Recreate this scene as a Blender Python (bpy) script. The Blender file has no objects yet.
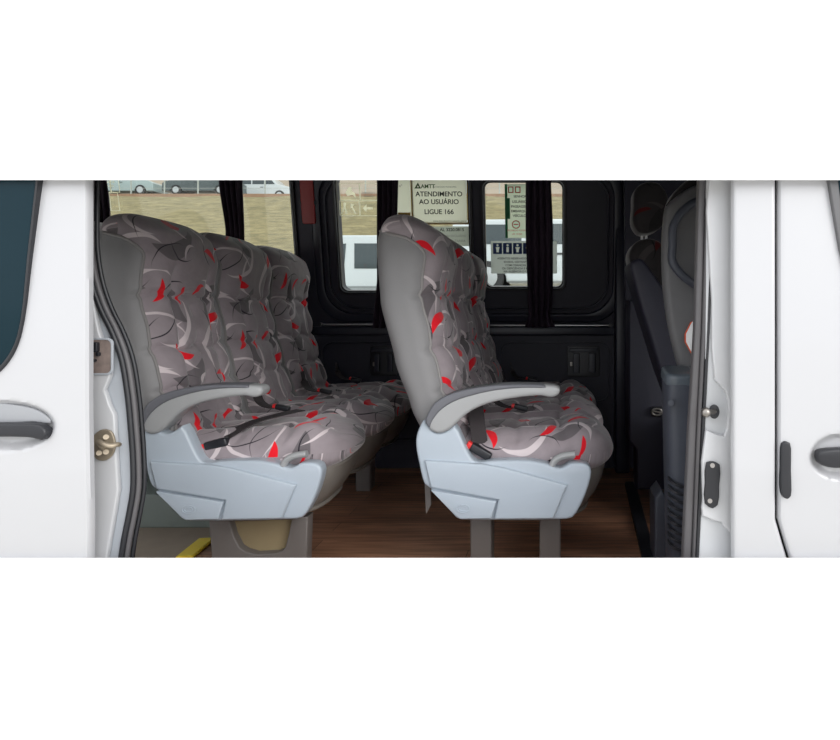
import bpy, bmesh, math, random
from mathutils import Vector, Matrix
random.seed(4)
scn = bpy.context.scene
COL = scn.collection
F = 640.0; VX = 560.0; VY = 312.0; CZ = 0.77
def P(px, py, d):
    return Vector(((px-VX)*d/F, d, CZ-(py-VY)*d/F))
def X(px, d): return (px-VX)*d/F
def Z(py, d): return CZ-(py-VY)*d/F
def sm(a, b, x):
    t = max(0.0, min(1.0, (x-a)/(b-a))); return t*t*(3-2*t)
def lerp_tab(tab, t):
    if t <= tab[0][0]: return tab[0][1]
    for (a, b), (c, d) in zip(tab, tab[1:]):
        if t <= c:
            k = (t-a)/(c-a); k = k*k*(3-2*k)*.4+k*.6
            return b+(d-b)*k
    return tab[-1][1]

# ------------------------------------------------------------------ materials
def srgb(r, g, b):
    f = lambda c: (c/255/12.92) if c/255 <= .04045 else ((c/255+.055)/1.055)**2.4
    return (f(r), f(g), f(b), 1)
def mat(name, c, rough=.5, metal=0, noise=0, nscale=20, bump=0, bscale=300, coat=0, emis=None, spec=None, stretch=None):
    m = bpy.data.materials.new(name); m.use_nodes = True
    nt = m.node_tree; N = nt.nodes; L = nt.links; b = N['Principled BSDF']
    b.inputs['Roughness'].default_value = rough; b.inputs['Metallic'].default_value = metal
    b.inputs['Coat Weight'].default_value = coat; b.inputs['Coat Roughness'].default_value = .08
    if spec is not None: b.inputs['Specular IOR Level'].default_value = spec
    tc = N.new('ShaderNodeTexCoord'); mp = N.new('ShaderNodeMapping'); L.new(tc.outputs['Object'], mp.inputs[0])
    if stretch: mp.inputs['Scale'].default_value = stretch
    n = N.new('ShaderNodeTexNoise'); n.inputs['Scale'].default_value = nscale; n.inputs['Detail'].default_value = 4
    L.new(mp.outputs[0], n.inputs[0])
    mx = N.new('ShaderNodeMix'); mx.data_type = 'RGBA'
    mx.inputs[6].default_value = tuple(x*(1-noise) for x in c[:3])+(1,)
    mx.inputs[7].default_value = tuple(min(1, x*(1+noise)) for x in c[:3])+(1,)
    L.new(n.outputs[0], mx.inputs[0]); L.new(mx.outputs[2], b.inputs['Base Color'])
    if bump:
        n2 = N.new('ShaderNodeTexNoise'); n2.inputs['Scale'].default_value = bscale; L.new(mp.outputs[0], n2.inputs[0])
        bp = N.new('ShaderNodeBump'); bp.inputs['Strength'].default_value = bump; bp.inputs['Distance'].default_value = .002
        L.new(n2.outputs[0], bp.inputs['Height']); L.new(bp.outputs[0], b.inputs['Normal'])
    return m
def paper(name, c, rough, noise=0):
    m = mat(name, c, rough, noise=.02); N = m.node_tree.nodes; L = m.node_tree.links
    t = N.new('ShaderNodeBsdfTranslucent'); t.inputs[0].default_value = c; x = N.new('ShaderNodeMixShader'); x.inputs[0].default_value = .75
    L.new(N['Principled BSDF'].outputs[0], x.inputs[1]); L.new(t.outputs[0], x.inputs[2]); L.new(x.outputs[0], N['Material Output'].inputs[0])
    return m
WHITE = mat('van_paint', (.475, .478, .495, 1), .28, noise=.012, nscale=3, coat=.35)
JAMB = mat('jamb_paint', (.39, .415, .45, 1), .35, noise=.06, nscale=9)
TRIMW = mat('clean_white_paint', (.94, .94, .945, 1), .5)  # far whiter than the body paint so the added rail and skirt stay white
LINER = mat('dark_liner', srgb(38, 38, 52), .55, noise=.12, nscale=30, bump=.15)
LINER2 = mat('dark_moulding', srgb(33, 36, 50), .38, noise=.1, nscale=30)
CURT = mat('curtain_cloth', srgb(44, 32, 46), .9, noise=.25, nscale=60, bump=.3)
RUBBER = mat('black_rubber', srgb(34, 35, 39), .45, noise=.15, nscale=40)
RUBBERG = mat('grey_seal', srgb(84, 82, 84), .5, noise=.12, nscale=25, stretch=(1, 1, .2))
BLKPL = mat('black_plastic', srgb(32, 33, 38), .4, noise=.1)
DKGREY = mat('dark_grey_plastic', srgb(98, 98, 100), .5, noise=.08, bump=.15)
BLUEDK = mat('dark_blue_grey_plastic', srgb(66, 70, 80), .5, noise=.1, bump=.2)
VINYL = mat('grey_vinyl', srgb(124, 123, 124), .5, noise=.06, nscale=14, bump=.25, bscale=500)
SHELL = mat('grey_shell', srgb(118, 113, 107), .5, noise=.08)
CONS = mat('pale_console_plastic', srgb(170, 180, 190), .38, noise=.03, nscale=8)
ARMG = mat('armrest_grey', srgb(156, 157, 158), .42, noise=.04)
ARMD = mat('armrest_rubber', srgb(100, 101, 107), .5, noise=.08)
LEG = mat('leg_paint', srgb(116, 111, 108), .45, noise=.1)
BRASSY = mat('bronze_sheet', srgb(160, 144, 112), .35, noise=.2, nscale=6)
BELT = mat('belt_webbing', srgb(48, 42, 44), .75, noise=.15, bump=.5, bscale=500)
RED = mat('red_plastic', srgb(225, 50, 50), .4)
REDD = mat('dark_red_plastic', srgb(150, 38, 40), .4)
YEL = mat('yellow_strip', srgb(252, 222, 70), .5, noise=.08)
STEEL = mat('steel', (.30, .28, .26, 1), .38, metal=1, noise=.15, nscale=60)
RUST = mat('rusty_steel', srgb(160, 148, 130), .5, metal=.6, noise=.35, nscale=70)
RUSTD = mat('rust_stain', srgb(128, 114, 108), .8, noise=.5, nscale=60)
CHROME = mat('white_rod', (.8, .8, .82, 1), .25, metal=.6)
FLOORG = mat('grey_floor_lining', srgb(160, 146, 132), .6, noise=.12)
PAPER = paper('notice_paper', srgb(232, 232, 222), .6, noise=.02)
INK = mat('ink', srgb(36, 36, 38), .6)
INKG = mat('pale_ink', srgb(140, 140, 140), .6)
GREEN = mat('green_print', srgb(30, 130, 80), .6)
GREEND = mat('dark_green_print', srgb(56, 92, 48), .6)
BLUE = mat('blue_print', srgb(40, 66, 130), .6)
REDP = mat('red_print', srgb(205, 70, 60), .6)
GOLD = mat('gold_edge', srgb(196, 160, 84), .6)
ORANGE = mat('orange_edge', srgb(215, 90, 50), .5)
ETCH = None
CARW = mat('white_car_paint', (.45, .48, .50, 1), .3, coat=.4)
CARS = mat('silver_green_car_paint', srgb(140, 155, 156), .3, coat=.4)
CARD = mat('dark_car_paint', srgb(62, 72, 74), .3, coat=.4)
CARGL = mat('car_glass', srgb(48, 58, 62), .12, spec=.6)
TYRE = mat('tyre', srgb(38, 38, 40), .8)
HUB = mat('hubcap', srgb(165, 168, 170), .35, metal=.5)
POSTM = mat('fence_metal', srgb(150, 155, 150), .5)
ROAD = mat('pale_pavement', srgb(165, 153, 140), .85, noise=.06, nscale=.5)
GROUND = mat('concrete', srgb(190, 188, 182), .85, noise=.08, nscale=1.5)
PIPE = mat('seam_piping', srgb(132, 129, 128), .6)
def glass(name, tint, gl):
    m = bpy.data.materials.new(name); m.use_nodes = True; N = m.node_tree.nodes; L = m.node_tree.links
    N.remove(N['Principled BSDF'])
    t = N.new('ShaderNodeBsdfTransparent'); t.inputs[0].default_value = tint
    g = N.new('ShaderNodeBsdfGlossy'); g.inputs['Roughness'].default_value = .03
    x = N.new('ShaderNodeMixShader'); x.inputs[0].default_value = gl
    L.new(t.outputs[0], x.inputs[1]); L.new(g.outputs[0], x.inputs[2]); L.new(x.outputs[0], N['Material Output'].inputs[0])
    return m
GLASS = glass('window_glass', (.93, .96, .94, 1), .03)
DGLASS = mat('tinted_glass', srgb(22, 42, 50), .12, noise=.2, nscale=3, spec=.12)

ETCH = paper('etched_film', srgb(252, 250, 235), .7)
def wood_mat():
    m = bpy.data.materials.new('wood_vinyl_floor'); m.use_nodes = True; nt = m.node_tree; N = nt.nodes; L = nt.links; b = N['Principled BSDF']
    tc = N.new('ShaderNodeTexCoord')
    br = N.new('ShaderNodeTexBrick'); br.offset = .37
    br.inputs['Scale'].default_value = 1; br.inputs['Brick Width'].default_value = .8; br.inputs['Row Height'].default_value = .09
    br.inputs['Mortar Size'].default_value = .0012; br.inputs['Color1'].default_value = srgb(176, 132, 106); br.inputs['Color2'].default_value = srgb(146, 106, 84)
    br.inputs['Mortar'].default_value = srgb(80, 56, 46); L.new(tc.outputs['Object'], br.inputs[0])
    mp = N.new('ShaderNodeMapping'); mp.inputs['Scale'].default_value = (2.2, 26, 1); L.new(tc.outputs['Object'], mp.inputs[0])
    n = N.new('ShaderNodeTexNoise'); n.inputs['Scale'].default_value = 2; n.inputs['Detail'].default_value = 6; n.inputs['Distortion'].default_value = .7
    L.new(mp.outputs[0], n.inputs[0])
    r = N.new('ShaderNodeValToRGB'); r.color_ramp.elements[0].position = .35; r.color_ramp.elements[0].color = (.5, .46, .43, 1)
    r.color_ramp.elements[1].position = .68; r.color_ramp.elements[1].color = (1.3, 1.25, 1.2, 1); L.new(n.outputs[0], r.inputs[0])
    mx = N.new('ShaderNodeMix'); mx.data_type = 'RGBA'; mx.blend_type = 'MULTIPLY'; mx.inputs[0].default_value = .8
    L.new(br.outputs[0], mx.inputs[6]); L.new(r.outputs[0], mx.inputs[7]); L.new(mx.outputs[2], b.inputs['Base Color'])
    b.inputs['Roughness'].default_value = .42
    return m
WOOD = wood_mat()
def grass_mat():
    m = bpy.data.materials.new('dry_grass'); m.use_nodes = True; nt = m.node_tree; N = nt.nodes; L = nt.links; b = N['Principled BSDF']
    tc = N.new('ShaderNodeTexCoord'); mp = N.new('ShaderNodeMapping'); mp.inputs['Scale'].default_value = (.6, 1.6, 1.6); L.new(tc.outputs['Object'], mp.inputs[0])
    n = N.new('ShaderNodeTexNoise'); n.inputs['Scale'].default_value = 2.2; n.inputs['Detail'].default_value = 9; n.inputs['Roughness'].default_value = .75; L.new(mp.outputs[0], n.inputs[0])
    r = N.new('ShaderNodeValToRGB'); e = r.color_ramp.elements
    e[0].position = .33; e[0].color = srgb(84, 79, 56); e[1].position = .68; e[1].color = srgb(146, 134, 98)
    k = e.new(.5); k.color = srgb(118, 108, 76)
    L.new(n.outputs[0], r.inputs[0]); L.new(r.outputs[0], b.inputs['Base Color']); b.inputs['Roughness'].default_value = .95
    return m
GRASS = grass_mat()

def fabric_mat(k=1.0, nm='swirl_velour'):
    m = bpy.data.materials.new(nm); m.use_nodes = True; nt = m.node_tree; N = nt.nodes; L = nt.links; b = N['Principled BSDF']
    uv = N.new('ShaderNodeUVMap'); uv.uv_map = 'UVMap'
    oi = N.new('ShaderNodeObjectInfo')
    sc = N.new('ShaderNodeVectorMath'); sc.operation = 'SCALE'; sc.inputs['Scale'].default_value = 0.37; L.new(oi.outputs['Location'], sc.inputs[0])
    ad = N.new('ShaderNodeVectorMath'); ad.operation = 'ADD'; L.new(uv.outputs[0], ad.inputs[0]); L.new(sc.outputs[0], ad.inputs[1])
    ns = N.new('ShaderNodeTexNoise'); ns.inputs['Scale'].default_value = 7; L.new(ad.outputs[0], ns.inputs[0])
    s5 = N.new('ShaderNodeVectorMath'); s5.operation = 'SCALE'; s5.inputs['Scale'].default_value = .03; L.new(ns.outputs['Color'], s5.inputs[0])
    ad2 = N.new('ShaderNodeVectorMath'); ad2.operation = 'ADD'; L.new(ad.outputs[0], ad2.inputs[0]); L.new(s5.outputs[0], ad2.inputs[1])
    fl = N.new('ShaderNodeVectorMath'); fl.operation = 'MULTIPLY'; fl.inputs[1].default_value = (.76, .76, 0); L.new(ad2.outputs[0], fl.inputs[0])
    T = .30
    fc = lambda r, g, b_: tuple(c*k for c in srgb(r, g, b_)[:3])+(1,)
    md = N.new('ShaderNodeVectorMath'); md.operation = 'WRAP'; md.inputs[1].default_value = (T, T, 1); md.inputs[2].default_value = (0, 0, -1); L.new(fl.outputs[0], md.inputs[0])
    def dist(c):
        d = N.new('ShaderNodeVectorMath'); d.operation = 'DISTANCE'; L.new(md.outputs[0], d.inputs[0]); d.inputs[1].default_value = (c[0], c[1], 0); return d.outputs['Value']
    def mth(op, a, b_):
        n = N.new('ShaderNodeMath'); n.operation = op
        for i, v in enumerate((a, b_)):
            if isinstance(v, (int, float)): n.inputs[i].default_value = v
            else: L.new(v, n.inputs[i])
        return n.outputs[0]
    def motif(cx, cy, ang, Ln, h1, h2):
        a = math.radians(ang); nx, ny = -math.sin(a), math.cos(a)
        r1 = (Ln*Ln/4+h1*h1)/(2*h1); r2 = (Ln*Ln/4+h2*h2)/(2*h2)
        d1 = dist((cx+nx*(h1-r1), cy+ny*(h1-r1))); d2 = dist((cx+nx*(h2-r2), cy+ny*(h2-r2)))
        return mth('MINIMUM', mth('SUBTRACT', r1, d1), mth('SUBTRACT', d2, r2))
    def layer(ms):
        o = None
        for q in ms:
            v = motif(*q); o = v if o is None else mth('MAXIMUM', o, v)
        mr = N.new('ShaderNodeMapRange'); mr.inputs[1].default_value = -.0004; mr.inputs[2].default_value = .0008; L.new(o, mr.inputs[0]); return mr.outputs[0]
    dark = layer([(.10, .22, 40, .12, .05, .012), (.22, .08, 200, .13, .055, .012), (.24, .23, 110, .10, .04, .006)])
    light = layer([(.07, .12, 60, .13, .052, .036), (.20, .19, 230, .14, .066, .052), (.13, .05, 10, .10, .030, .019), (.25, .13, 100, .11, .045, .034), (.06, .24, 300, .09, .04, .029), (.16, .27, 20, .10, .035, .026), (.13, .12, 130, .11, .03, .021), (.27, .04, 45, .05, .022, .012), (.17, .15, 350, .16, .055, .048)])
    black = layer([(.15, .13, 75, .13, .028, .0245), (.24, .05, 150, .09, .028, .0245), (.05, .05, 115, .07, .018, .0145), (.11, .27, 190, .09, .02, .0165), (.22, .26, 20, .08, .018, .0145), (.04, .17, 280, .08, .022, .0185), (.15, .20, 215, .17, .05, .0468), (.20, .03, 30, .10, .03, .027)])
    red = layer([(.095, .175, 28, .075, .027, .006), (.225, .12, 155, .07, .024, .004), (.17, .255, 250, .06, .019, .003), (.06, .04, 335, .06, .020, .004), (.255, .245, 60, .05, .016, .004), (.03, .255, 20, .05, .014, .002)])
    n2 = N.new('ShaderNodeTexNoise'); n2.inputs['Scale'].default_value = 18; n2.inputs['Detail'].default_value = 3; L.new(ad.outputs[0], n2.inputs[0])
    cur = N.new('ShaderNodeMix'); cur.data_type = 'RGBA'; cur.inputs[6].default_value = fc(130, 121, 125); cur.inputs[7].default_value = fc(164, 154, 158); L.new(n2.outputs[0], cur.inputs[0]); cur = cur.outputs[2]
    for f, c in ((dark, fc(106, 100, 103)), (light, fc(206, 195, 197)), (black, fc(42, 38, 46)), (red, fc(222, 26, 40))):
        mx = N.new('ShaderNodeMix'); mx.data_type = 'RGBA'; mx.inputs[7].default_value = c; L.new(f, mx.inputs[0]); L.new(cur, mx.inputs[6]); cur = mx.outputs[2]
    L.new(cur, b.inputs['Base Color']); b.inputs['Roughness'].default_value = .8
    b.inputs['Sheen Weight'].default_value = .35; b.inputs['Sheen Roughness'].default_value = .4; b.inputs['Specular IOR Level'].default_value = .2
    n3 = N.new('ShaderNodeTexNoise'); n3.inputs['Scale'].default_value = 30; L.new(ad.outputs[0], n3.inputs[0])
    bp = N.new('ShaderNodeBump'); bp.inputs['Strength'].default_value = .25; bp.inputs['Distance'].default_value = .01; L.new(n3.outputs[0], bp.inputs['Height']); L.new(bp.outputs[0], b.inputs['Normal'])
    return m
FAB = fabric_mat()
FABD = fabric_mat(.06, 'shaded_swirl_velour')  # seat velour scaled down, shade of the front seats put into its colour

# ------------------------------------------------------------------ object helpers
def thing(name, label, cat, loc, group=None):
    o = bpy.data.objects.new(name, None); COL.objects.link(o); o.location = loc; o.empty_display_size = .05
    o['label'] = label; o['category'] = cat
    if group: o['group'] = group
    return o
def tag(o, label, cat, group=None):
    o['label'] = label; o['category'] = cat
    if group: o['group'] = group
    return o
def root_loc(p):
    v = Vector((0, 0, 0))
    while p is not None: v += p.location; p = p.parent
    return v
def link(name, me, m, parent=None, kind=None, smooth=True, local=False):
    o = bpy.data.objects.new(name, me); COL.objects.link(o)
    if not me.materials: me.materials.append(m)
    if smooth:
        for p in me.polygons: p.use_smooth = True
        me.set_sharp_from_angle(angle=math.radians(38))
    if parent is not None:
        o.parent = parent
        if not local: me.transform(Matrix.Translation(-root_loc(parent)))
    else:
        # put the origin at the base centre of the mesh
        if len(me.vertices):
            xs = [v.co for v in me.vertices]
            c = Vector(((min(v.x for v in xs)+max(v.x for v in xs))/2, (min(v.y for v in xs)+max(v.y for v in xs))/2, min(v.z for v in xs)))
            if kind is None: me.transform(Matrix.Translation(-c)); o.location = c
    if kind: o['kind'] = kind
    return o
def mesh(verts, faces, name='m'):
    me = bpy.data.meshes.new(name); me.from_pydata([tuple(v) for v in verts], [], faces); me.validate(); me.update(); return me
def from_bm(bm):
    bmesh.ops.recalc_face_normals(bm, faces=bm.faces); me = bpy.data.meshes.new('m'); bm.to_mesh(me); bm.free(); return me
def bm_box(bm, x0, x1, y0, y1, z0, z1, bev=0, M=None):
    r = bmesh.ops.create_cube(bm, size=1); vs = r['verts']
    for v in vs: v.co = Vector((x0+(v.co.x+.5)*(x1-x0), y0+(v.co.y+.5)*(y1-y0), z0+(v.co.z+.5)*(z1-z0)))
    if bev:
        es = list({e for v in vs for e in v.link_edges}); r2 = bmesh.ops.bevel(bm, geom=es, offset=bev, segments=3, affect='EDGES', profile=.5)
        vs = list({v for f in r2['faces'] for v in f.verts} | {v for v in vs if v.is_valid})
    if M:
        for v in vs: v.co = M @ v.co
def box(name, b, m, parent=None, kind=None, bev=0, M=None):
    bm = bmesh.new(); bm_box(bm, *b, bev=bev, M=M); return link(name, from_bm(bm), m, parent, kind)
def bm_tube(bm, pts, r, seg=12, cap=True, flat=None):
    pts = [Vector(p) for p in pts]; n = len(pts); rr = r if isinstance(r, (list, tuple)) else [r]*n; rings = []
    t0 = (pts[1]-pts[0]).normalized(); up = Vector((0, 0, 1)) if abs(t0.z) < .9 else Vector((1, 0, 0))
    u = t0.cross(up).normalized(); 
    for i, p in enumerate(pts):
        t = (pts[min(i+1, n-1)]-pts[max(i-1, 0)]).normalized()
        u = (u-t*u.dot(t)).normalized(); w = t.cross(u); ring = []
        for k in range(seg):
            a = 2*math.pi*k/seg; f = flat or (1, 1)
            ring.append(bm.verts.new(p+u*math.cos(a)*rr[i]*f[0]+w*math.sin(a)*rr[i]*f[1]))
        rings.append(ring)
    for a, b in zip(rings, rings[1:]):
        for k in range(seg): bm.faces.new((a[k], a[(k+1) % seg], b[(k+1) % seg], b[k]))
    if cap: bm.faces.new(rings[0][::-1]); bm.faces.new(rings[-1])
def tube(name, pts, r, m, parent=None, kind=None, seg=12, flat=None, local=False):
    bm = bmesh.new(); bm_tube(bm, pts, r, seg, flat=flat); return link(name, from_bm(bm), m, parent, kind, local=local)
def smooth_loop(pts, n=6, closed=True):
    """interpolating curve whose tangents are scaled to the shorter neighbouring span, so it never overshoots"""
    P_ = [Vector(p) for p in pts]; N_ = len(P_); T = []
    for i in range(N_):
        if not closed and i in (0, N_-1):
            a = P_[1]-P_[0] if i == 0 else P_[-1]-P_[-2]; T.append((a, a)); continue
        d0 = P_[i]-P_[i-1]; d1 = P_[(i+1) % N_]-P_[i]; l0, l1 = d0.length, d1.length
        u = (d0/l0*l1+d1/l1*l0)/(l0+l1); m = min(l0, l1)*1.5
        T.append((u*min(l0, m), u*min(l1, m)))
    out = []
    for i in range(N_ if closed else N_-1):
        p, q = P_[i], P_[(i+1) % N_]; a, b = T[i][1], T[(i+1) % N_][0]
        for k in range(n):
            t = k/n; v = p*(2*t**3-3*t*t+1)+a*(t**3-2*t*t+t)+q*(-2*t**3+3*t*t)+b*(t**3-t*t); out.append(tuple(v))
    if not closed: out.append(tuple(P_[-1]))
    return out
def rrect(x0, y0, x1, y1, r, n=6):
    out = []
    for cx, cy, a0 in ((x1-r, y1-r, 0), (x0+r, y1-r, 90), (x0+r, y0+r, 180), (x1-r, y0+r, 270)):
        for k in range(n+1):
            a = math.radians(a0+90*k/n); out.append((cx+r*math.cos(a), cy+r*math.sin(a)))
    return out
def bev_plate(lp, thick, bev, M):
    pts = []
    for p in lp:
        if not pts or (Vector(p)-Vector(pts[-1])).length > 2e-4: pts.append(tuple(p))
    if (Vector(pts[0])-Vector(pts[-1])).length < 2e-4: pts.pop()
    n = len(pts); area = sum(pts[i-1][0]*pts[i][1]-pts[i][0]*pts[i-1][1] for i in range(n))
    if area < 0: pts.reverse()
    nr = []
    for i in range(n):
        a = (Vector(pts[i])-Vector(pts[i-1])).normalized(); b = (Vector(pts[(i+1) % n])-Vector(pts[i])).normalized()
        na = Vector((-a.y, a.x)); nb = Vector((-b.y, b.x)); m = na+nb
        m = m/max(m.length_squared*.5, .9) if m.length > 1e-6 else na
        nr.append(m)
    bev = min(bev, thick*.49); K_ = 4; rings = []
    prof = [(bev*(1-math.sin(q*math.pi/2/K_)), -thick/2+bev*(1-math.cos(q*math.pi/2/K_))) for q in range(K_+1)]
    prof = prof+[(o_, -z_) for o_, z_ in reversed(prof)]
    vs = []
    for o_, z_ in prof:
        for p, m in zip(pts, nr): vs.append((p[0]+m.x*o_, p[1]+m.y*o_, z_))
    fs = [(j*n+i, j*n+(i+1) % n, (j+1)*n+(i+1) % n, (j+1)*n+i) for j in range(len(prof)-1) for i in range(n)]
    bm = bmesh.new(); V = [bm.verts.new(v) for v in vs]
    for f in fs: bm.faces.new([V[i] for i in f])
    from mathutils.geometry import tessellate_polygon
    for o0 in (0, len(vs)-n):
        for tr in tessellate_polygon([[Vector((vs[o0+i][0], vs[o0+i][1], 0)) for i in range(n)]]):
            try: bm.faces.new([V[o0+i] for i in tr])
            except ValueError: pass
    me = from_bm(bm)
    if M: me.transform(M)
    return me
def plate_mesh(loops, thick, bev=0, M=None, bres=2):
    """filled 2-D outline with holes, thickness centred on z=0, then transformed"""
    if len(loops) == 1 and bev:
        return bev_plate(loops[0], thick, bev, M)
    c = bpy.data.curves.new('c', 'CURVE'); c.dimensions = '2D'; c.fill_mode = 'BOTH'
    c.extrude = max(thick/2-bev, 0); c.bevel_depth = bev; c.bevel_resolution = bres; c.offset = -bev
    for lp in loops:
        s = c.splines.new('POLY'); s.points.add(len(lp)-1); s.use_cyclic_u = True
        for q, p in zip(s.points, lp): q.co = (p[0], p[1], 0, 1)
    o = bpy.data.objects.new('c', c); COL.objects.link(o)
    dg = bpy.context.evaluated_depsgraph_get(); me = bpy.data.meshes.new_from_object(o.evaluated_get(dg))
    bpy.data.objects.remove(o); bpy.data.curves.remove(c)
    me.materials.clear()
    bm = bmesh.new(); bm.from_mesh(me); bmesh.ops.remove_doubles(bm, verts=bm.verts, dist=1e-5)
    bmesh.ops.recalc_face_normals(bm, faces=bm.faces); bm.to_mesh(me); bm.free()
    if M: me.transform(M)
    return me
# vertical plate facing the camera side at depth d: local x->world x, local y->world z, local +z -> -y
def MV(d): return Matrix(((1, 0, 0, 0), (0, 0, -1, d), (0, 1, 0, 0), (0, 0, 0, 1)))
def pxloop(pts, d): return [(X(a, d), Z(b, d)) for a, b in pts]
def plate(name, loops, d, thick, m, parent=None, kind=None, bev=0, M=None):
    """front face at depth d"""
    me = plate_mesh(loops, thick, bev, (M or MV(d+thick/2)))
    return link(name, me, m, parent, kind)
def text(name, s, size, M, m, parent, bold=0):
    c = bpy.data.curves.new('t', 'FONT'); c.body = s; c.size = size; c.align_x = 'CENTER'; c.align_y = 'CENTER'; c.extrude = .0004; c.offset = bold
    o = bpy.data.objects.new('t', c); COL.objects.link(o)
    dg = bpy.context.evaluated_depsgraph_get(); me = bpy.data.meshes.new_from_object(o.evaluated_get(dg)); bpy.data.objects.remove(o)
    me.materials.clear(); me.transform(M)
    return link(name, me, m, parent, smooth=False)

# ------------------------------------------------------------------ camera, light, world
cd = bpy.data.cameras.new('camera'); cam = bpy.data.objects.new('camera', cd); COL.objects.link(cam); scn.camera = cam
cam.location = (0, 0, CZ); cam.rotation_euler = (math.pi/2, 0, 0)
cd.sensor_width = 36; cd.lens = F/840*36; cd.shift_x = -(VX-420)/840; cd.shift_y = -(370-VY)/840; cd.clip_start = .02; cd.clip_end = 500
w = bpy.data.worlds.new('overcast'); scn.world = w; w.use_nodes = True; N = w.node_tree.nodes; L = w.node_tree.links
bg = N['Background']; tc = N.new('ShaderNodeTexCoord'); sp = N.new('ShaderNodeSeparateXYZ'); L.new(tc.outputs['Generated'], sp.inputs[0])
rp = N.new('ShaderNodeValToRGB'); e = rp.color_ramp.elements; e[0].position = 0; e[0].color = (.86, .89, .94, 1); e[1].position = .9; e[1].color = (1, 1, 1, 1)
L.new(sp.outputs['Z'], rp.inputs[0]); L.new(rp.outputs[0], bg.inputs[0]); bg.inputs[1].default_value = 1.3
sd = bpy.data.lights.new('sun', 'SUN'); sd.energy = 1.1; sd.angle = math.radians(35); sd.color = (1, .98, .95)
so = bpy.data.objects.new('sun', sd); COL.objects.link(so); so.rotation_euler = (math.radians(68), 0, math.radians(42)); so.location = (0, -4, 6)
scn.view_settings.view_transform = 'Standard'; scn.view_settings.look = 'None'; scn.view_settings.gamma = 1; scn.view_settings.use_curve_mapping = False
scn.view_settings.exposure = 0.58

# ------------------------------------------------------------------ van interior shell
DW = 3.16                      # far wall depth
ZB = .70                       # belt line
LEAN = math.radians(10.5)
floor = box('floor', (-1.165, .9, 1.50, DW+.04, -.03, 0), WOOD, kind='structure')
box('trim_1', (-3.1, -1.1651, 1.50, DW+.04, -.03, .001), FLOORG, kind='structure')
box('trim_20', (-3.1, -1.19, 2.28, 3.15, 0, .12), mat('grey_green_riser', srgb(128, 138, 134), .6, noise=.06), kind='structure', bev=.006)
box('trim_10', (.9001, 2.2, 1.50, DW+.04, -.03, .001), LINER, kind='structure')
box('ceiling', (-3.2, 2.3, 1.36, 3.05, 1.47, 1.5), LINER, kind='structure')
box('wall_rear', (-3.2, -3.14, 1.45, DW+.05, -.03, 1.47), LINER, kind='structure')
box('wall_front', (2.2, 2.26, 1.45, DW+.05, -.03, 1.47), LINER, kind='structure')
box('wall_far', (-3.14, 2.2, DW, DW+.05, 0, ZB), LINER, kind='structure')
# sloping upper wall: local coordinates (x, s) on the slope
ax = Vector((0, -math.sin(LEAN), math.cos(LEAN))); nrm = Vector((0, -math.cos(LEAN), -math.sin(LEAN)))
def MS(off):   # off = distance towards the cabin
    o = Vector((0, DW, ZB))+nrm*off
    return Matrix(((1, 0, nrm.x, o.x), (0, ax.y, nrm.y, o.y), (0, ax.z, nrm.z, o.z), (0, 0, 0, 1)))
def S(px, py, off=0):
    o = Vector((0, DW, ZB))+nrm*off; c = Vector((0, 0, CZ)); dr = Vector(((px-VX)/F, 1, -(py-VY)/F))
    t = (o-c).dot(nrm)/dr.dot(nrm); p = c+dr*t
    return (p.x, (p-o).dot(ax))
def sr(px0, px1, pytop, pybot, r, off=0):   # rounded rect on the slope from pixels
    a = S(px0, (pytop+pybot)/2, off); b = S(px1, (pytop+pybot)/2, off); s1 = S(400, pytop, off)[1]; s0 = S(400, pybot, off)[1]
    return rrect(a[0], s0, b[0], s1, r)
W1 = rrect(S(60, 200)[0], S(0, 300)[1], S(293, 210)[0], S(0, 160)[1], .06)
W2 = sr(339, 470, 176, 291, .035)
W3 = sr(485, 563, 182, 287, .03)
wl = rrect(-3.14, -.02, 2.2, .79, .002, 1)
link('wall_window_side', plate_mesh([wl, W1, W2, W3], .05, 0, MS(-.025)), LINER, kind='structure')
def inset(lp, d):
    cx = sum(p[0] for p in lp)/len(lp); cy = sum(p[1] for p in lp)/len(lp); hx = max(p[0] for p in lp)-cx; hy = max(p[1] for p in lp)-cy
    return [(cx+(p[0]-cx)*(hx-d)/hx, cy+(p[1]-cy)*(hy-d)/hy) for p in lp]
for i, wn in enumerate((W1, W2, W3)):
    f = link('window_%d' % (i+1), plate_mesh([inset(wn, -.016), inset(wn, .004)], .02, .004, MS(.006)), RUBBER, kind='structure')
    link('pane', plate_mesh([inset(wn, -.004)], .004, 0, MS(-.03)), GLASS, f)
    link('bright_bead', plate_mesh([inset(wn, -.005), inset(wn, -.0015)], .004, 0, MS(.0175)), mat('bead%d' % i, srgb(120, 126, 130), .3), f)
# window posts of the first opening and wide pressed mouldings
big = rrect(S(318, 300)[0], S(0, 322)[1], S(622, 250)[0], .80, .15, 10)
bigi = inset(big, .045)
link('trim_3', plate_mesh([big, bigi], .022, .009, MS(.011)), LINER2, kind='structure')
link('trim_4', plate_mesh([inset(big, .062), inset(big, .072)], .014, .005, MS(.007)), LINER2, kind='structure')
# belt ledge and lower wall panels
box('trim_5', (-3.14, .33, DW-.035, DW+.001, .655, .70), LINER2, kind='structure', bev=.008)
def wallrect(px0, px1, y0, y1, r, d=DW): return rrect(X(px0, d), Z(y1, d), X(px1, d), Z(y0, d), r)
a = wallrect(500, 610, 342, 402, .05)
plate('trim_6', [a, inset(a, .008)], DW-.01, .0101, LINER2, kind='structure', bev=.003)
a = wallrect(322, 470, 342, 440, .05)
plate('trim_7', [a, inset(a, .008)], DW-.01, .0101, LINER2, kind='structure', bev=.003)

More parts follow.
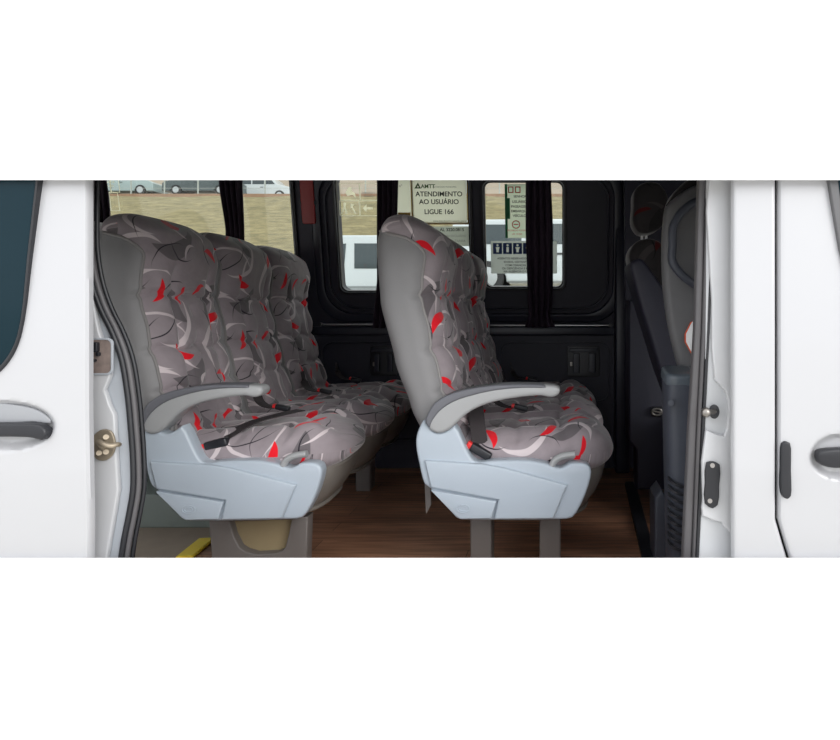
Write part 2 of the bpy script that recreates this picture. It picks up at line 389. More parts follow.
# wall latch units
def latch(px0, px1, py0, py1, label):
    d = DW-.012
    t = thing('wall_latch', label, 'latch', (X((px0+px1)/2, d), d, Z(py1, d)), 'recessed latches on the dark side wall')
    plate('base_plate', [wallrect(px0, px1, py0, py1, .012, d)], d, .012, BLKPL, t, bev=.003)
    wd = px1-px0
    for k in (0.18, .66):
        plate('clasp', [wallrect(px0+wd*k, px0+wd*(k+.2), py0+7, py1-4, .006, d)], d-.012, .012, LINER2, t, bev=.003)
    plate('bar', [wallrect(px0+2, px1-2, py0+2, py0+6, .004, d)], d-.014, .014, LINER2, t, bev=.003)
    plate('keyhole', [wallrect(px0+3, px0+5.5, py0+16, py0+20, .003, d)], d-.006, .006, STEEL, t, bev=.001)
latch(567, 600, 346, 377, 'black wall latch unit under the right hand window, right of the second seat row')
latch(370, 397, 346, 376, 'black wall latch unit low on the wall between the two seat rows')

# curtain rods
def rod(px0, px1, py, label):
    z = Z(py, 3.08); x0 = X(px0, 3.08); x1 = X(px1, 3.08)
    t = thing('curtain_rod', label, 'curtain rod', ((x0+x1)/2, 3.08, z), 'thin curtain rods below the windows')
    tube('rod', [(x0, 3.105, z), (x1, 3.105, z)], .0042, CHROME, t)
    for x in (x0, x1): tube('bracket', [(x, 3.10, z), (x, 3.125, z), (x, DW-.008, z-.02)], .009, BLKPL, t)
rod(318, 374, 324.5, 'thin pale curtain rod on dark wall between the two seat rows')
rod(470, 611, 325.5, 'thin pale curtain rod under the right hand window')

# curtains
def curtain(prof, label, d=3.03, folds=4, px=None):
    """prof: list of (py, px0, px1)"""
    tab0 = [(a, b) for a, b, c in prof]; tab1 = [(a, c) for a, b, c in prof]
    nu, nv = folds*14, 40; vs = []; fs = []
    y0, y1 = prof[0][0], prof[-1][0]
    for j in range(nv+1):
        py = y0+(y1-y0)*j/nv; a = lerp_tab(tab0, py); b = lerp_tab(tab1, py)
        for i in range(nu+1):
            u = i/nu; z = Z(py, d); dd = d-.19*max(0, z-.95)*.0
            ry = dd-.17*max(0, z-ZB)+.02; vs.append((X(a+(b-a)*u, ry), dd-.012*math.sin(u*folds*2*math.pi+.6*math.sin(py*.03))*(1-.35*math.cos(py*.05))-.17*max(0, z-ZB)+.035, z))
    for j in range(nv):
        for i in range(nu):
            q = j*(nu+1)+i; fs.append((q, q+1, q+nu+2, q+nu+1))
    bm = bmesh.new(); me = mesh(vs, fs); bm.from_mesh(me); 
    bmesh.ops.recalc_face_normals(bm, faces=bm.faces)
    bmesh.ops.solidify(bm, geom=bm.faces[:], thickness=.003)
    me2 = bpy.data.meshes.new('m'); bm.to_mesh(me2); bm.free()
    t = link('curtain', me2, CURT)
    tag(t, label, 'curtain', 'dark curtains tied back at the windows'); return t
curtain([(150, 214, 243), (185, 218, 240), (232, 225, 243), (300, 224, 246)], 'dark curtain bunched between left window panes above the left seat row')
curtain([(150, 374, 398), (190, 376.5, 397), (280, 377, 396), (328, 372, 398)], 'dark curtain directly left of the headrest of the second row near seat')
curtain([(150, 524, 556), (185, 526, 551), (230, 526, 553), (295, 528, 553), (316, 529, 551), (327, 525, 555)], 'dark curtain hanging across the right hand window, gathered at the rod')
curtain([(150, 76, 97), (216, 84, 107), (260, 86, 110)], 'dark curtain at the far left window edge beside the door seal')

# red hammer holder
t = thing('emergency_hammer_holder', 'narrow red emergency strip on dark post between the windows', 'emergency hammer', P(307, 224, 3.02))
M_ = MS(.02); x0, s0 = S(303, 224, .02); x1, s1 = S(312, 160, .02)
link('red_cover', plate_mesh([rrect(x0, s0, x1, s1, .01)], .02, .004, M_), REDD, t)
link('bracket', plate_mesh([rrect(x0-.008, s0+.09, x1+.008, s0+.11, .003)], .026, .003, MS(.016)), BLKPL, t)

# ------------------------------------------------------------------ notices on the windows
def SM(px, py, off):
    x, s = S(px, py, off); o = MS(off); return o @ Matrix.Translation((x, s, 0))
OFF = -.02
def notice_rect(px0, px1, py0, py1, off, m, parent, name, r=.002, th=.002):
    return link(name, plate_mesh([sr(px0, px1, py0, py1, r, off)], th, 0, MS(off)), m, parent, smooth=False)
K = 3.08/F
def T3(parent, s, px, py, hpx, m=INK, bold=.0, name='lettering', off=OFF+.003):
    return text(name, s, hpx*K*1.27, SM(px, py, off), m, parent, bold)
t = thing('window_notice', 'white notice reading ATENDIMENTO AO USUARIO LIGUE 166 above the second row seats', 'notice', P(440, 226, 3.08), 'notices stuck on the windows')
gr_ = sr(411, 469, 170, 224.5, .002, OFF); link('gold_border', plate_mesh([gr_, inset(gr_, .010)], .002, 0, MS(OFF)), GOLD, t, smooth=False)
notice_rect(412, 466.3, 170, 223.5, OFF+.0015, PAPER, t, 'sheet')
T3(t, 'ATENDIMENTO', 439, 194.2, 5.2, bold=.0006); T3(t, 'AO USUÁRIO', 439, 202, 5.2, bold=.0006); T3(t, 'LIGUE 166', 439, 212, 5.2, bold=.0006)
T3(t, 'AMTT', 428, 186.5, 4.2, GREEND, .0006); T3(t, 'AUTARQUIA MUNICIPAL', 444.5, 187, 1.7, INKG); T3(t, 'www.atendimento.usuario.gov.br', 450, 221, 2.0, INKG)
o = OFF+.003
tri = [S(414.5, 188.5, o), S(421, 188.5, o), S(417.8, 182.5, o)]; trh = [S(416.7, 187.3, o), S(418.9, 187.3, o), S(417.8, 185.3, o)]
link('triangle_emblem', plate_mesh([tri, trh], .001, 0, MS(o)), GREEND, t, smooth=False)
t = thing('window_notice', 'plain pale paper notice with gold lower edge, behind top of second row headrest', 'notice', P(404, 216, 3.08), 'notices stuck on the windows')
notice_rect(396, 410.5, 170, 216, OFF, PAPER, t, 'sheet'); notice_rect(398, 410.5, 212.5, 216, OFF+.002, GOLD, t, 'gold_border'); T3(t, 'nº', 400.5, 186, 3, INKG)
t = thing('window_notice', 'pale strip notice directly under the white ATENDIMENTO notice', 'notice', P(450, 245, 3.08), 'notices stuck on the windows')
notice_rect(425, 469, 226.5, 246, OFF, paper('grey_paper', srgb(200, 203, 196), .6), t, 'sheet')
T3(t, 'AL 3220.0815', 452, 229.8, 3.4, bold=.0004); T3(t, 'USO EXCLUSIVO', 455, 236, 2.4, INKG); T3(t, 'TARIFA', 460, 241, 2.6, INKG)
t = thing('window_notice', 'tall notice with green left edge and red no smoking mark, partly behind curtain', 'notice', P(518, 238, 3.08), 'notices stuck on the windows')
notice_rect(505, 534, 184, 238, OFF, paper('green_white_paper', srgb(222, 226, 214), .6), t, 'sheet'); notice_rect(505, 507.5, 184, 238, OFF+.002, GREEN, t, 'green_edge'); notice_rect(507.5, 510, 198, 219, OFF+.002, GREEN, t, 'green_edge')
for s, px, py, h in (('SENHOR', 520, 196.5, 2.6), ('USUÁRIO', 519.5, 201.8, 2.8), ('PASSAGEM', 519.5, 206.6, 2.8), ('EMBARQUE', 519.5, 211.2, 2.6), ('VEÍCULO', 519.5, 215.8, 2.6)): T3(t, s, px, py, h, bold=.0003)
for px0 in (508, 515): link('red_stamp', plate_mesh([sr(px0, px0+5.5, 186.5, 193, .002, o), inset(sr(px0, px0+5.5, 186.5, 193, .002, o), .005)], .001, 0, MS(o)), REDP, t, smooth=False)
cx, cs = S(516, 224.5, o); cir = lambda r: [(cx+r*math.cos(a*math.pi/16), cs+r*math.sin(a*math.pi/16)) for a in range(32)]
link('prohibition_ring', plate_mesh([cir(.020), cir(.0155)], .001, 0, MS(o)), REDP, t, smooth=False)
link('cigarette_mark', plate_mesh([[(cx-.012, cs-.002), (cx+.012, cs-.002), (cx+.012, cs+.003), (cx-.012, cs+.003)]], .001, 0, MS(o)), REDP, t, smooth=False)
T3(t, 'PROIBIDO FUMAR', 517, 230.5, 1.9, REDP); T3(t, 'LEI 10.000', 517, 234, 1.9, REDP)
t = thing('window_notice', 'wide low notice with row of blue pictogram squares, at the right window', 'notice', P(525, 273, 3.08), 'notices stuck on the windows')
notice_rect(491, 557, 241, 273.5, OFF, paper('pale_grey_paper', srgb(205, 208, 205), .6), t, 'sheet')
for k in range(6):
    a = 493+k*10
    c0, c1 = S(a+4.5, 245.3, OFF+.004)
    bw = (.010, .006, .012, .009, .007, .01)[k]; head = [(c0+.0055*math.cos(q*math.pi/5), c1+.0055*math.sin(q*math.pi/5)) for q in range(10)]
    fig = [(c0-bw, c1-.009), (c0+bw, c1-.009), (c0+.006, c1-.022), (c0+.006, c1-.034), (c0-.006, c1-.034), (c0-.006, c1-.022)]
    link('blue_square', plate_mesh([sr(a, a+9, 243, 254, .002, OFF+.002), head, fig], .001, 0, MS(OFF+.002)), BLUE, t, smooth=False)
for s, py in (('ASSENTOS RESERVADOS PARA PESSOAS', 258.5), ('IDOSAS, GESTANTES, OBESAS', 262), ('COM CRIANÇAS DE COLO', 265.3), ('OU DEFICIÊNCIA E MOBILIDADE', 268.5), ('NA AUSÊNCIA O USO É LIVRE', 271.5)): T3(t, s, 522, py, 2.2, bold=.0002)
def etched(px0, px1, py0, py1, label, arrow=True):
    t = thing('window_decal', label, 'decal', P((px0+px1)/2, py1, 3.1), 'outlined pictogram decals on the glass')
    loops = []; mx_ = (px0+px1)/2; my_ = (py0+py1)/2+1
    for (a, b, c, d) in ((px0, mx_, py0, my_), (mx_, px1, py0, my_), (px0, mx_, my_, py1), (mx_, px1, my_, py1)):
        r = sr(a, b, c, d, .003, OFF); link('outline', plate_mesh([r, inset(r, .0028)], .001, 0, MS(OFF)), ETCH, t, smooth=False)
    if arrow:
        q = [(1, 2), (6, -3), (6, -.9), (13, -.9), (13, .9), (6, .9), (6, 3)]; ax_ = mx_+3; ay_ = (my_+py1)/2
        link('arrow', plate_mesh([[S(ax_+a*.75, ay_+b, OFF) for a, b in [(0, 0), (5, -4), (5, -1.1), (13, -1.1), (13, 1.1), (5, 1.1), (5, 4)]]], .001, 0, MS(OFF)), ETCH, t, smooth=False)
        link('exit_figure', plate_mesh([[S(px0+a, my_+b, OFF) for a, b in [(4, 2), (7, 2), (6, 6), (8, 13), (6, 13), (5, 8), (3, 13), (2, 13), (4, 6)]]], .001, 0, MS(OFF)), ETCH, t, smooth=False)
        link('exit_figure', plate_mesh([[S(px0+a, my_+b, OFF) for a, b in [(11, 3), (15, 4), (13, 6), (17, 13), (15, 13), (12, 7), (11, 8)]]], .001, 0, MS(OFF)), ETCH, t, smooth=False)
        T3(t, 'SAÍDA', mx_+9, my_-4.5, 2.6, INKG); T3(t, 'EMERGÊNCIA', mx_+9, my_-7.5, 1.8, INKG)
        link('exit_figure', plate_mesh([[S(px0+a, py0+b, OFF) for a, b in [(9, 4), (12, 4), (12, 8), (15, 10), (17, 15), (13, 12), (8, 13), (6, 10)]]], .001, 0, MS(OFF)), ETCH, t, smooth=False)
    else:
        T3(t, 'SAÍDA', mx_, py0+10, 2.6, ETCH); T3(t, 'PUXE', mx_, py0+14, 2.6, ETCH)
etched(339.5, 380, 183, 216, 'pale outlined exit pictogram decal with arrow on the middle window')
etched(101, 119, 172, 211, 'pale outlined decal on glass at the far left window edge', False)

# ------------------------------------------------------------------ seats
W = .440
def loft_back():
    """returns two meshes in seat coordinates: x forward, y across 0..W, z up"""
    xb = [(.30, -.335), (.40, -.385), (.50, -.432), (.63, -.478), (.80, -.520), (.95, -.532), (1.04, -.52), (1.07, -.50)]
    xf = [(.30, -.20), (.40, -.235), (.50, -.275), (.60, -.305), (.71, -.330), (.80, -.348), (.85, -.352), (.93, -.345), (1.0, -.355), (1.045, -.39), (1.07, -.43)]
    NZ, NA = 110, 112; ztop = 1.055; z0 = .33; vs = []; 
    uvs = []
    for j in range(NZ+1):
        t = j/NZ; z = z0+(ztop-z0)*(1-(1-t)**1.15)
        b = lerp_tab(xb, z); f = lerp_tab(xf, z)
        k = max(0, (z-(ztop-.075))/.075); sc = math.sqrt(max(0.0, 1-k**2.4)) if k < 1 else 0
        sc = max(sc, .02)
        hw = (W/2-.003)*(1-.06*sm(.9, 1.05, z))*(.45+.55*math.sqrt(max(0, 1-k**4)))
        cx = (b+f)/2; ht = (f-b)/2*(.12+.88*sc if sc > .02 else .1)
        arc = 0; prev = None; row = []
        for i in range(NA):
            a = 2*math.pi*i/NA        # 0 -> near side (-y), then front (+x), far side, back
            ca, sa = -math.cos(a), math.sin(a)
            ey = .74 if sa > 0 else .55
            yy = math.copysign(abs(ca)**ey, ca)*hw; xx = math.copysign(abs(sa)**(.95 if sa > 0 else .52), sa)*ht*(1.04 if sa > 0 else 1)
            if sa > 0:                # puffed front
                u = yy/(W/2); fr = sa**.5
                pf = 0
                au = abs(u)
                pf += .010*math.exp(-((au-.70)/.22)**2)*(1-.6*sm(.93, 1.03, z))          # bolsters
                pf -= .014*math.exp(-((au-.44)/.045)**2)*(1-sm(.86, .95, z))*sm(.36, .44, z)   # vertical seams
                pf -= .010*math.exp(-((u)/.04)**2)*(1-sm(.78, .84, z))
                for zc, dp in ((.82, .020), (.665, .016), (.55, .016), (.44, .015)):
                    pf -= dp*.7*math.exp(-((z-zc-.008*math.cos(u*9))/.009)**2)
                pf += .005*math.cos((z-.61)*2*math.pi/.12)*(.5+.5*math.cos(u*9))*(1-sm(.82, .88, z))
                pf += .010*math.exp(-((z-.94)/.07)**2)
                xx += pf*fr
            p = Vector((cx+xx, W/2+yy, z))
            if prev is not None: arc += (p-prev).length
            prev = p; vs.append(p); row.append((arc, z*1.02))
        uvs.append(row)
    n_top = len(vs); vs.append(Vector((lerp_tab(xb, ztop)*.5+lerp_tab(xf, ztop)*.5, W/2, ztop+.003)))
    fab, vin = [], []
    def sth(z): return .50 if z < .925 else (-1.0+1.50*math.sqrt(max(0, 1-((z-.925)/.075)**2)) if z < 1.0 else -1.1)
    for j in range(NZ):
        for i in range(NA):
            i2 = (i+1) % NA; f = (j*NA+i, j*NA+i2, (j+1)*NA+i2, (j+1)*NA+i)
            c = (vs[f[0]]+vs[f[2]])/2
            a = 2*math.pi*(i+.5)/NA
            (fab if math.sin(a) > sth(c.z) else vin).append((f, j, i))
    for i in range(NA): fab.append((((NZ)*NA+i, (NZ)*NA+(i+1) % NA, n_top), NZ, i))
    # piping that covers the seam, near side only
    pp = []
    for q in range(61):
        z = .36+(.998-.36)*min(1, q/60); t = 1-(1-(z-z0)/(ztop-z0))**(1/1.15); jf = t*NZ; j = min(NZ-1, int(jf)); fr = jf-j
        af = math.asin(max(-1, min(1, sth(z))))/(2*math.pi)*NA % NA; i = int(af); fi = af-i
        g = lambda jj: vs[jj*NA+i % NA].lerp(vs[jj*NA+(i+1) % NA], fi)
        pp.append(g(j).lerp(g(j+1), fr)+Vector((0, -.001, 0)))
    bmp = bmesh.new(); bm_tube(bmp, pp, .0042, 8); ME_P = from_bm(bmp)
    def mk(lst, uvm):
        used = {}; vv = []; ff = []
        for f, j, i in lst:
            q = []
            for k in f:
                if k not in used: used[k] = len(vv); vv.append(vs[k])
                q.append(used[k])
            ff.append(q)
        me = bpy.data.meshes.new('m'); me.from_pydata([tuple(v) for v in vv], [], ff)
        if uvm:
            l = me.uv_layers.new(name='UVMap'); n = 0
            for (f, j, i), p in zip(lst, me.polygons):
                for k, li in enumerate(p.loop_indices):
                    if len(f) == 3: l.data[li].uv = (i*.009, 1.09); continue
                    ii = i+(1 if k in (1, 2) else 0); jj = j+(1 if k in (2, 3) else 0)
                    r = uvs[jj]; l.data[li].uv = ((r[ii][0] if ii < NA else r[-1][0]+.01), r[jj and ii % NA][1] if ii < NA else r[-1][1])
        bm = bmesh.new(); bm.from_mesh(me); bmesh.ops.recalc_face_normals(bm, faces=bm.faces); bm.to_mesh(me); bm.free()
        return me
    return mk(fab, True), mk(vin, False), ME_P
def loft_cushion():
    NX, NA = 96, 104; x0, x1 = -.33, .160; vs = []; faces = []; uv = []
    for j in range(NX+1):
        t = j/NX; x = x0+(x1-x0)*(1-(1-t)**1.5)
        k = max(0, (x-(x1-.10))/.10); sc = math.sqrt(max(1e-4, 1-k**2.2))
        kb = max(0, ((x0+.03)-x)/.03); sc *= math.sqrt(max(.1, 1-kb**2))
        kk = max(0, (x-(x1-.20))/.20); hw = (W/2-.002)*(.22+.78*math.sqrt(max(0, 1-kk**2.5)))
        top = .425+.010*math.sin((x+.2)*5)-.0; bot = .305+.012*sm(.0, .15, x)
        cz = (top+bot)/2-.012*k; hz = (top-bot)/2*max(sc, .03)
        arc = 0; prev = None; row = []
        for i in range(NA):
            a = 2*math.pi*i/NA; ca, sa = -math.cos(a), math.sin(a); e = .55
            yy = math.copysign(abs(ca)**e, ca)*hw; zz = math.copysign(abs(sa)**e, sa)*hz
            if sa > 0:
                u = yy/(W/2); au = abs(u); fr = sa**.6*sc
                pf = .016*math.exp(-((au-.68)/.2)**2)-.016*math.exp(-((au-.42)/.05)**2)*(1-sm(.08, .13, x))
                for xc, dq in ((-.13, .6), (.0, .9), (.095, .35)): pf -= dq*.013*math.exp(-((x-xc-.01*math.cos(u*8))/.013)**2)
                pf += .010*math.exp(-(u/.25)**2)
                pf += .010*math.exp(-((x-.06)/.05)**2)
                zz += pf*fr
            p = Vector((x, W/2+yy, cz+zz)); arc += (p-prev).length if prev else 0; prev = p; vs.append(p); row.append((arc, x*1.1))
        row.append((arc+.01, x*1.1)); uv.append(row)
    me = bpy.data.meshes.new('m'); uvl = []
    for j in range(NX):
        for i in range(NA):
            i2 = (i+1) % NA; faces.append((j*NA+i, (j+1)*NA+i, (j+1)*NA+i2, j*NA+i2)); uvl.append((uv[j][i], uv[j+1][i], uv[j+1][i+1], uv[j][i+1]))
    faces.append(tuple(range(NA))); uvl.append(tuple(uv[0][:NA])); faces.append(tuple(range(NX*NA, NX*NA+NA))[::-1]); uvl.append(tuple(uv[NX][:NA])[::-1])
    me.from_pydata([tuple(v) for v in vs], [], faces); l = me.uv_layers.new(name='UVMap'); n = 0
    for p, q in zip(me.polygons, uvl):
        for li, c in zip(p.loop_indices, q): l.data[li].uv = c
    bm = bmesh.new(); bm.from_mesh(me); bmesh.ops.recalc_face_normals(bm, faces=bm.faces); bm.to_mesh(me); bm.free()
    return me
ME_BF, ME_BV, ME_PI = loft_back(); ME_C = loft_cushion()
def base_shell_mesh():
    # grey pan below the cushion with a rounded sloping front
    vs = []; faces = []; NA = 48
    secs = [(.335, .130, -.30, .97), (.32, .138, -.30, .99), (.28, .128, -.28, .99), (.24, .108, -.26, .98), (.21, .085, -.24, .96), (.192, .06, -.22, .94), (.186, .04, -.2, .9)]
    for z, xf_, xb_, k in secs:
        cx = (xf_+xb_)/2; hx = (xf_-xb_)/2; hy = (W/2-.006)*k
        for i in range(NA):
            a = 2*math.pi*i/NA; ca, sa = math.cos(a), math.sin(a)
            ex = .86 if ca > 0 else .4
            vs.append((cx+math.copysign(abs(ca)**ex, ca)*hx, W/2+math.copysign(abs(sa)**(.62 if ca > 0 else .4), sa)*hy, z))
    for j in range(len(secs)-1):
        for i in range(NA): faces.append((j*NA+i, j*NA+(i+1) % NA, (j+1)*NA+(i+1) % NA, (j+1)*NA+i))
    faces.append(tuple(range(NA))); faces.append(tuple(range((len(secs)-1)*NA, len(secs)*NA))[::-1])
    bm = bmesh.new(); bm.from_mesh(mesh(vs, faces)); return from_bm(bm)
ME_S = base_shell_mesh()
# piping along front edge of the pan
def pan_lip():
    bm = bmesh.new(); pts = []
    for i in range(25):
        a = -math.pi/2+math.pi*i/24; ca, sa = math.cos(a), math.sin(a)
        pts.append((-.085+abs(ca)**.86*.165, W/2+math.copysign(abs(sa)**.62, sa)*(W/2-.012), .200))
    bm_tube(bm, pts, .006, 8); return from_bm(bm)
ME_L = pan_lip()
def buckle(t, x, y, z, ang, near):
    Mx = Matrix.Translation((x, y, z)) @ Matrix.Scale(1 if near else .72, 4) @ Matrix.Rotation(math.radians(ang), 4, 'Y')
    bm = bmesh.new(); bm_box(bm, -.032, .032, -.017, .017, -.012, .012, .006, Mx); o = link('belt_buckle', from_bm(bm), BLKPL, t, local=True)
    bm = bmesh.new(); bm_box(bm, -.044, -.026, -.014, .014, -.009, .009, .003, Mx); link('release_button', from_bm(bm), RED, o, local=True)
def strap(t, pts, wdt=.024, name='belt_strap'):
    sp_ = smooth_loop(pts, 8, False); bm = bmesh.new(); prev = None
    n = len(sp_)
    for i, p in enumerate(sp_):
        p = Vector(p); tn = (Vector(sp_[min(i+1, n-1)])-Vector(sp_[max(i-1, 0)])).normalized()
        s = tn.cross(Vector((0, 0, 1))) if abs(tn.z) < .95 else Vector((0, 1, 0)); s.normalize(); nn = s.cross(tn)
        r = [bm.verts.new(p+s*a*wdt+nn*b*.0012) for a, b in ((-1, -1), (1, -1), (1, 1), (-1, 1))]
        if prev:
            for k in range(4): bm.faces.new((prev[k], prev[(k+1) % 4], r[(k+1) % 4], r[k]))
        prev = r
    return link(name, from_bm(bm), BELT, t, local=True)
CO = [(72, 192), (50, 225), (40, 255), (38, 290), (50, 360), (72, 440), (95, 458), (195, 570), (215, 577), (615, 575), (640, 568), (690, 480), (712, 395), (706, 374), (690, 362), (630, 361), (612, 372), (595, 379), (575, 376), (540, 362), (480, 350), (400, 348), (315, 352), (285, 356), (262, 350), (240, 322), (185, 213), (165, 228), (135, 242), (110, 240), (92, 222)]
AO = [(80, 200), (92, 158), (118, 122), (170, 92), (250, 70), (350, 57), (450, 54), (540, 58), (583, 64), (592, 76), (586, 93), (562, 104), (520, 98), (400, 110), (300, 134), (235, 168), (195, 205), (160, 233), (125, 242), (98, 230)]
ATOP = [(80, 200), (92, 158), (118, 122), (170, 92), (250, 70), (350, 57), (450, 54), (535, 58), (538, 66), (450, 68), (350, 77), (260, 96), (180, 124), (130, 160), (104, 196), (94, 218)]
RIDGE = [(75, 345), (150, 350), (300, 360), (380, 374), (620, 440), (612, 458), (568, 568), (340, 570), (356, 496), (98, 450)]
POCK = [(100, 458), (350, 500), (330, 566), (212, 568), (196, 560)]
def build_console(t, dx, D=1.72, arm=None):
    def cv(l): return [(X(405+a/3.818, D)-dx*0, Z(370+b/3.818, D)) for a, b in l]
    T_ = Matrix.Translation((dx, 0, 0))
    def pl(nm, loops, d, th, m, par, bev):
        me = plate_mesh(loops, th, bev, T_ @ MV(d+th/2)); return link(nm, me, m, par)
    c = pl('side_console', [smooth_loop(cv(CO), 3)], D+.008, .05, CONS, t, .008)
    pl('raised_panel', [cv(RIDGE)], D-.003, .02, CONS, c, .006)
    pl('lower_pocket', [cv(POCK)], D-.0055, .02, CONS, c, .004)
    # embossed oval badge on the pocket
    bx, bz = cv([(222, 527)])[0]
    for r in (1, .62):
        lp = [(bx+.019*r*math.cos(k*math.pi/12), bz+.012*r*math.sin(k*math.pi/12)) for k in range(24)]; li = [(bx+(a-bx)*.8, bz+(b-bz)*.75) for a, b in lp]
        pl('embossed_badge', [lp, li], D-.0072, .004, CONS, c, .0005)
    a = pl('armrest', [smooth_loop(cv(AO), 3)], D-.004, .062, ARMG, t, .010)
    pl('armrest_pad', [smooth_loop(cv(ATOP), 3)], D-.008, .070, ARMD, a, .006)
    if arm:
        for o in (a,)+tuple(a.children):
            for v in o.data.vertices:
                wx_ = v.co.x+t.location.x; x0 = X(426, D)+dx; v.co.x = x0+(wx_-x0)*arm[0]+arm[1]-t.location.x
    # recline lever
    pts = [cv([q])[0] for q in ((560, 372), (572, 352), (595, 338), (625, 331), (650, 328))]
    tube('recline_lever', [(p[0]+dx, D+.022, p[1]) for p in smooth_loop(pts, 4, False)], .0125, ARMG, t, flat=(1, .75))
def make_seat(label, near_console=None, group='patterned minibus seats'):
    t = thing('passenger_seat', label, 'seat', (0, 0, 0), group)
    link('backrest', ME_BF, FAB, t, local=True); sh_ = link('back_shell', ME_BV, VINYL, t, local=True); link('piping', ME_PI, PIPE, sh_, local=True)
    link('cushion', ME_C, FAB, t, local=True); s = link('seat_pan', ME_S, SHELL, t, local=True); link('pan_lip', ME_L, SHELL, s, local=True)
    return t
def legs(t):
    for x0 in (-.262, -.060):
        bm = bmesh.new(); bm_box(bm, x0, x0+.062, .10, .19, 0, .20, .006); link('leg', from_bm(bm), LEG, t, local=True)
def copy_tree(o, parent=None):
    c = o.copy(); COL.objects.link(c); c.parent = parent
    for ch in o.children: copy_tree(ch, c)
    return c
proto = make_seat('grey vinyl sided patterned seat at the end of the right row, nearest the doorway')
# belts on the prototype (cushion side, far edge of seat)
strap(proto, [(-.235, .40, .53), (-.215, .39, .47), (-.18, .375, .454), (-.15, .368, .452)], .018)
buckle(proto, -.13, .365, .452, 14, False)
seatsB = [proto]
Y0 = 1.765
c2 = copy_tree(proto); c2['label'] = 'middle patterned seat of the right row, between nearest and farthest seats'
c3 = copy_tree(proto); c3['label'] = 'far patterned seat of the right row, next to the dark side wall'
OX1 = -.775; RA = math.radians(-2.4)
a1 = copy_tree(proto); a1['label'] = 'nearest patterned seat of the left row, with grey belt lying on cushion beside doorway seal'
a2 = copy_tree(proto); a2['label'] = 'middle patterned seat of the left row'
a3 = copy_tree(proto); a3['label'] = 'far patterned seat of the left row, next to the window wall'
r1 = copy_tree(proto); r1['label'] = 'seat of the row behind, just showing between door seal and left seat row'
proto.location = (0, Y0, 0); c2.location = (0, Y0+W, 0); c3.location = (0, Y0+2*W, 0)
RQ = Matrix.Rotation(-RA, 3, 'Z')
for k, a in enumerate((a1, a2, a3)):
    v = RQ @ Vector((0, k*W, 0)); a.location = (OX1+v.x, Y0+v.y, 0); a.rotation_euler = (0, 0, -RA)
r1.location = (OX1-.85, Y0+2*W-.09, .12)
for t in (c3, a3): legs(t)
legs(r1)
for ch in r1.children:
    if ch.name.startswith('leg'): ch.scale.z = 1.0; ch.location.z = -.0
bpy.context.view_layer.update()
build_console(proto, 0); 
build_console(a1, -.732, arm=(.885, -.028))
legs(proto)
# belt of the nearest seats at the console side
def near_belt(t, dx, lying):
    lx = t.location.x; ly = t.location.y
    bx = X(481, 1.80)+dx-lx
    strap(t, [(bx-.03, .075, .56), (bx-.02, .07, .50), (bx-.01, .04, .45), (bx-.0, .012, .405)] if not lying else
          [(bx+.02, .03, .42), (bx+.06, .09, .447), (bx+.12, .16, .462), (bx+.16, .22, .466)], .022)
    buckle(t, bx+.004, .004 if not lying else .02, .385 if not lying else .405, 30 if not lying else -14, True)
near_belt(proto, 0, False); near_belt(a1, -.732, True)
# pedestal of the left row
D = 1.87
out = pxloop([(212, 517), (309, 517), (307, 600), (216, 600)], D); out = [(x, max(0, z)) for x, z in out]
hol = [(X(a, D), Z(b, D)) for a, b in ((232, 520), (293, 520), (291, 530), (287, 547), (284, 551), (278, 553), (258, 554), (248, 551), (242, 547), (236, 535))]
plate('pedestal_frame', [out, hol], D, .05, LEG, a1, bev=.004)
plate('pedestal_panel', [[(X(a, D), max(.0, Z(b, D))) for a, b in ((232, 518), (298, 518), (298, 560), (232, 560))]], D+.03, .004, BRASSY, a1)
# thin bracket behind right row console
plate('rear_bracket', [[(X(a, 1.8), Z(b, 1.8)) for a, b in ((424, 470), (430, 478), (431, 505), (426, 514))]], 1.8, .01, LEG, proto, bev=.001)

# ------------------------------------------------------------------ floor strips
def floor_strip(name, pa, pb, w0, m, label, cat, h=.012):
    def fp(px, py): d = CZ*F/(py-VY); return Vector((X(px, d), d, 0))
    a, b = fp(*pa), fp(*pb); dr = (b-a).normalized(); s = Vector((dr.y, -dr.x, 0))*w0
    bm = bmesh.new(); vs = [bm.verts.new(p+Vector((0, 0, z))) for z in (0.001, h) for p in (a-s, a+s, b+s, b-s)]
    for f in ((0, 1, 2, 3), (7, 6, 5, 4), (0, 4, 5, 1), (1, 5, 6, 2), (2, 6, 7, 3), (3, 7, 4, 0)): bm.faces.new([vs[i] for i in f])
    bmesh.ops.bevel(bm, geom=bm.edges[:], offset=.003, segments=2, affect='EDGES')
    o = link(name, from_bm(bm), m); tag(o, label, cat); return o
floor_strip('step_edge_strip', (184, 560), (207, 541), .026, YEL, 'yellow step edge strip on floor beside left row pedestal', 'floor strip')
floor_strip('floor_rail', (650, 566), (630, 486), .022, BLKPL, 'black floor rail running into the cabin near dark partition', 'rail', .02)

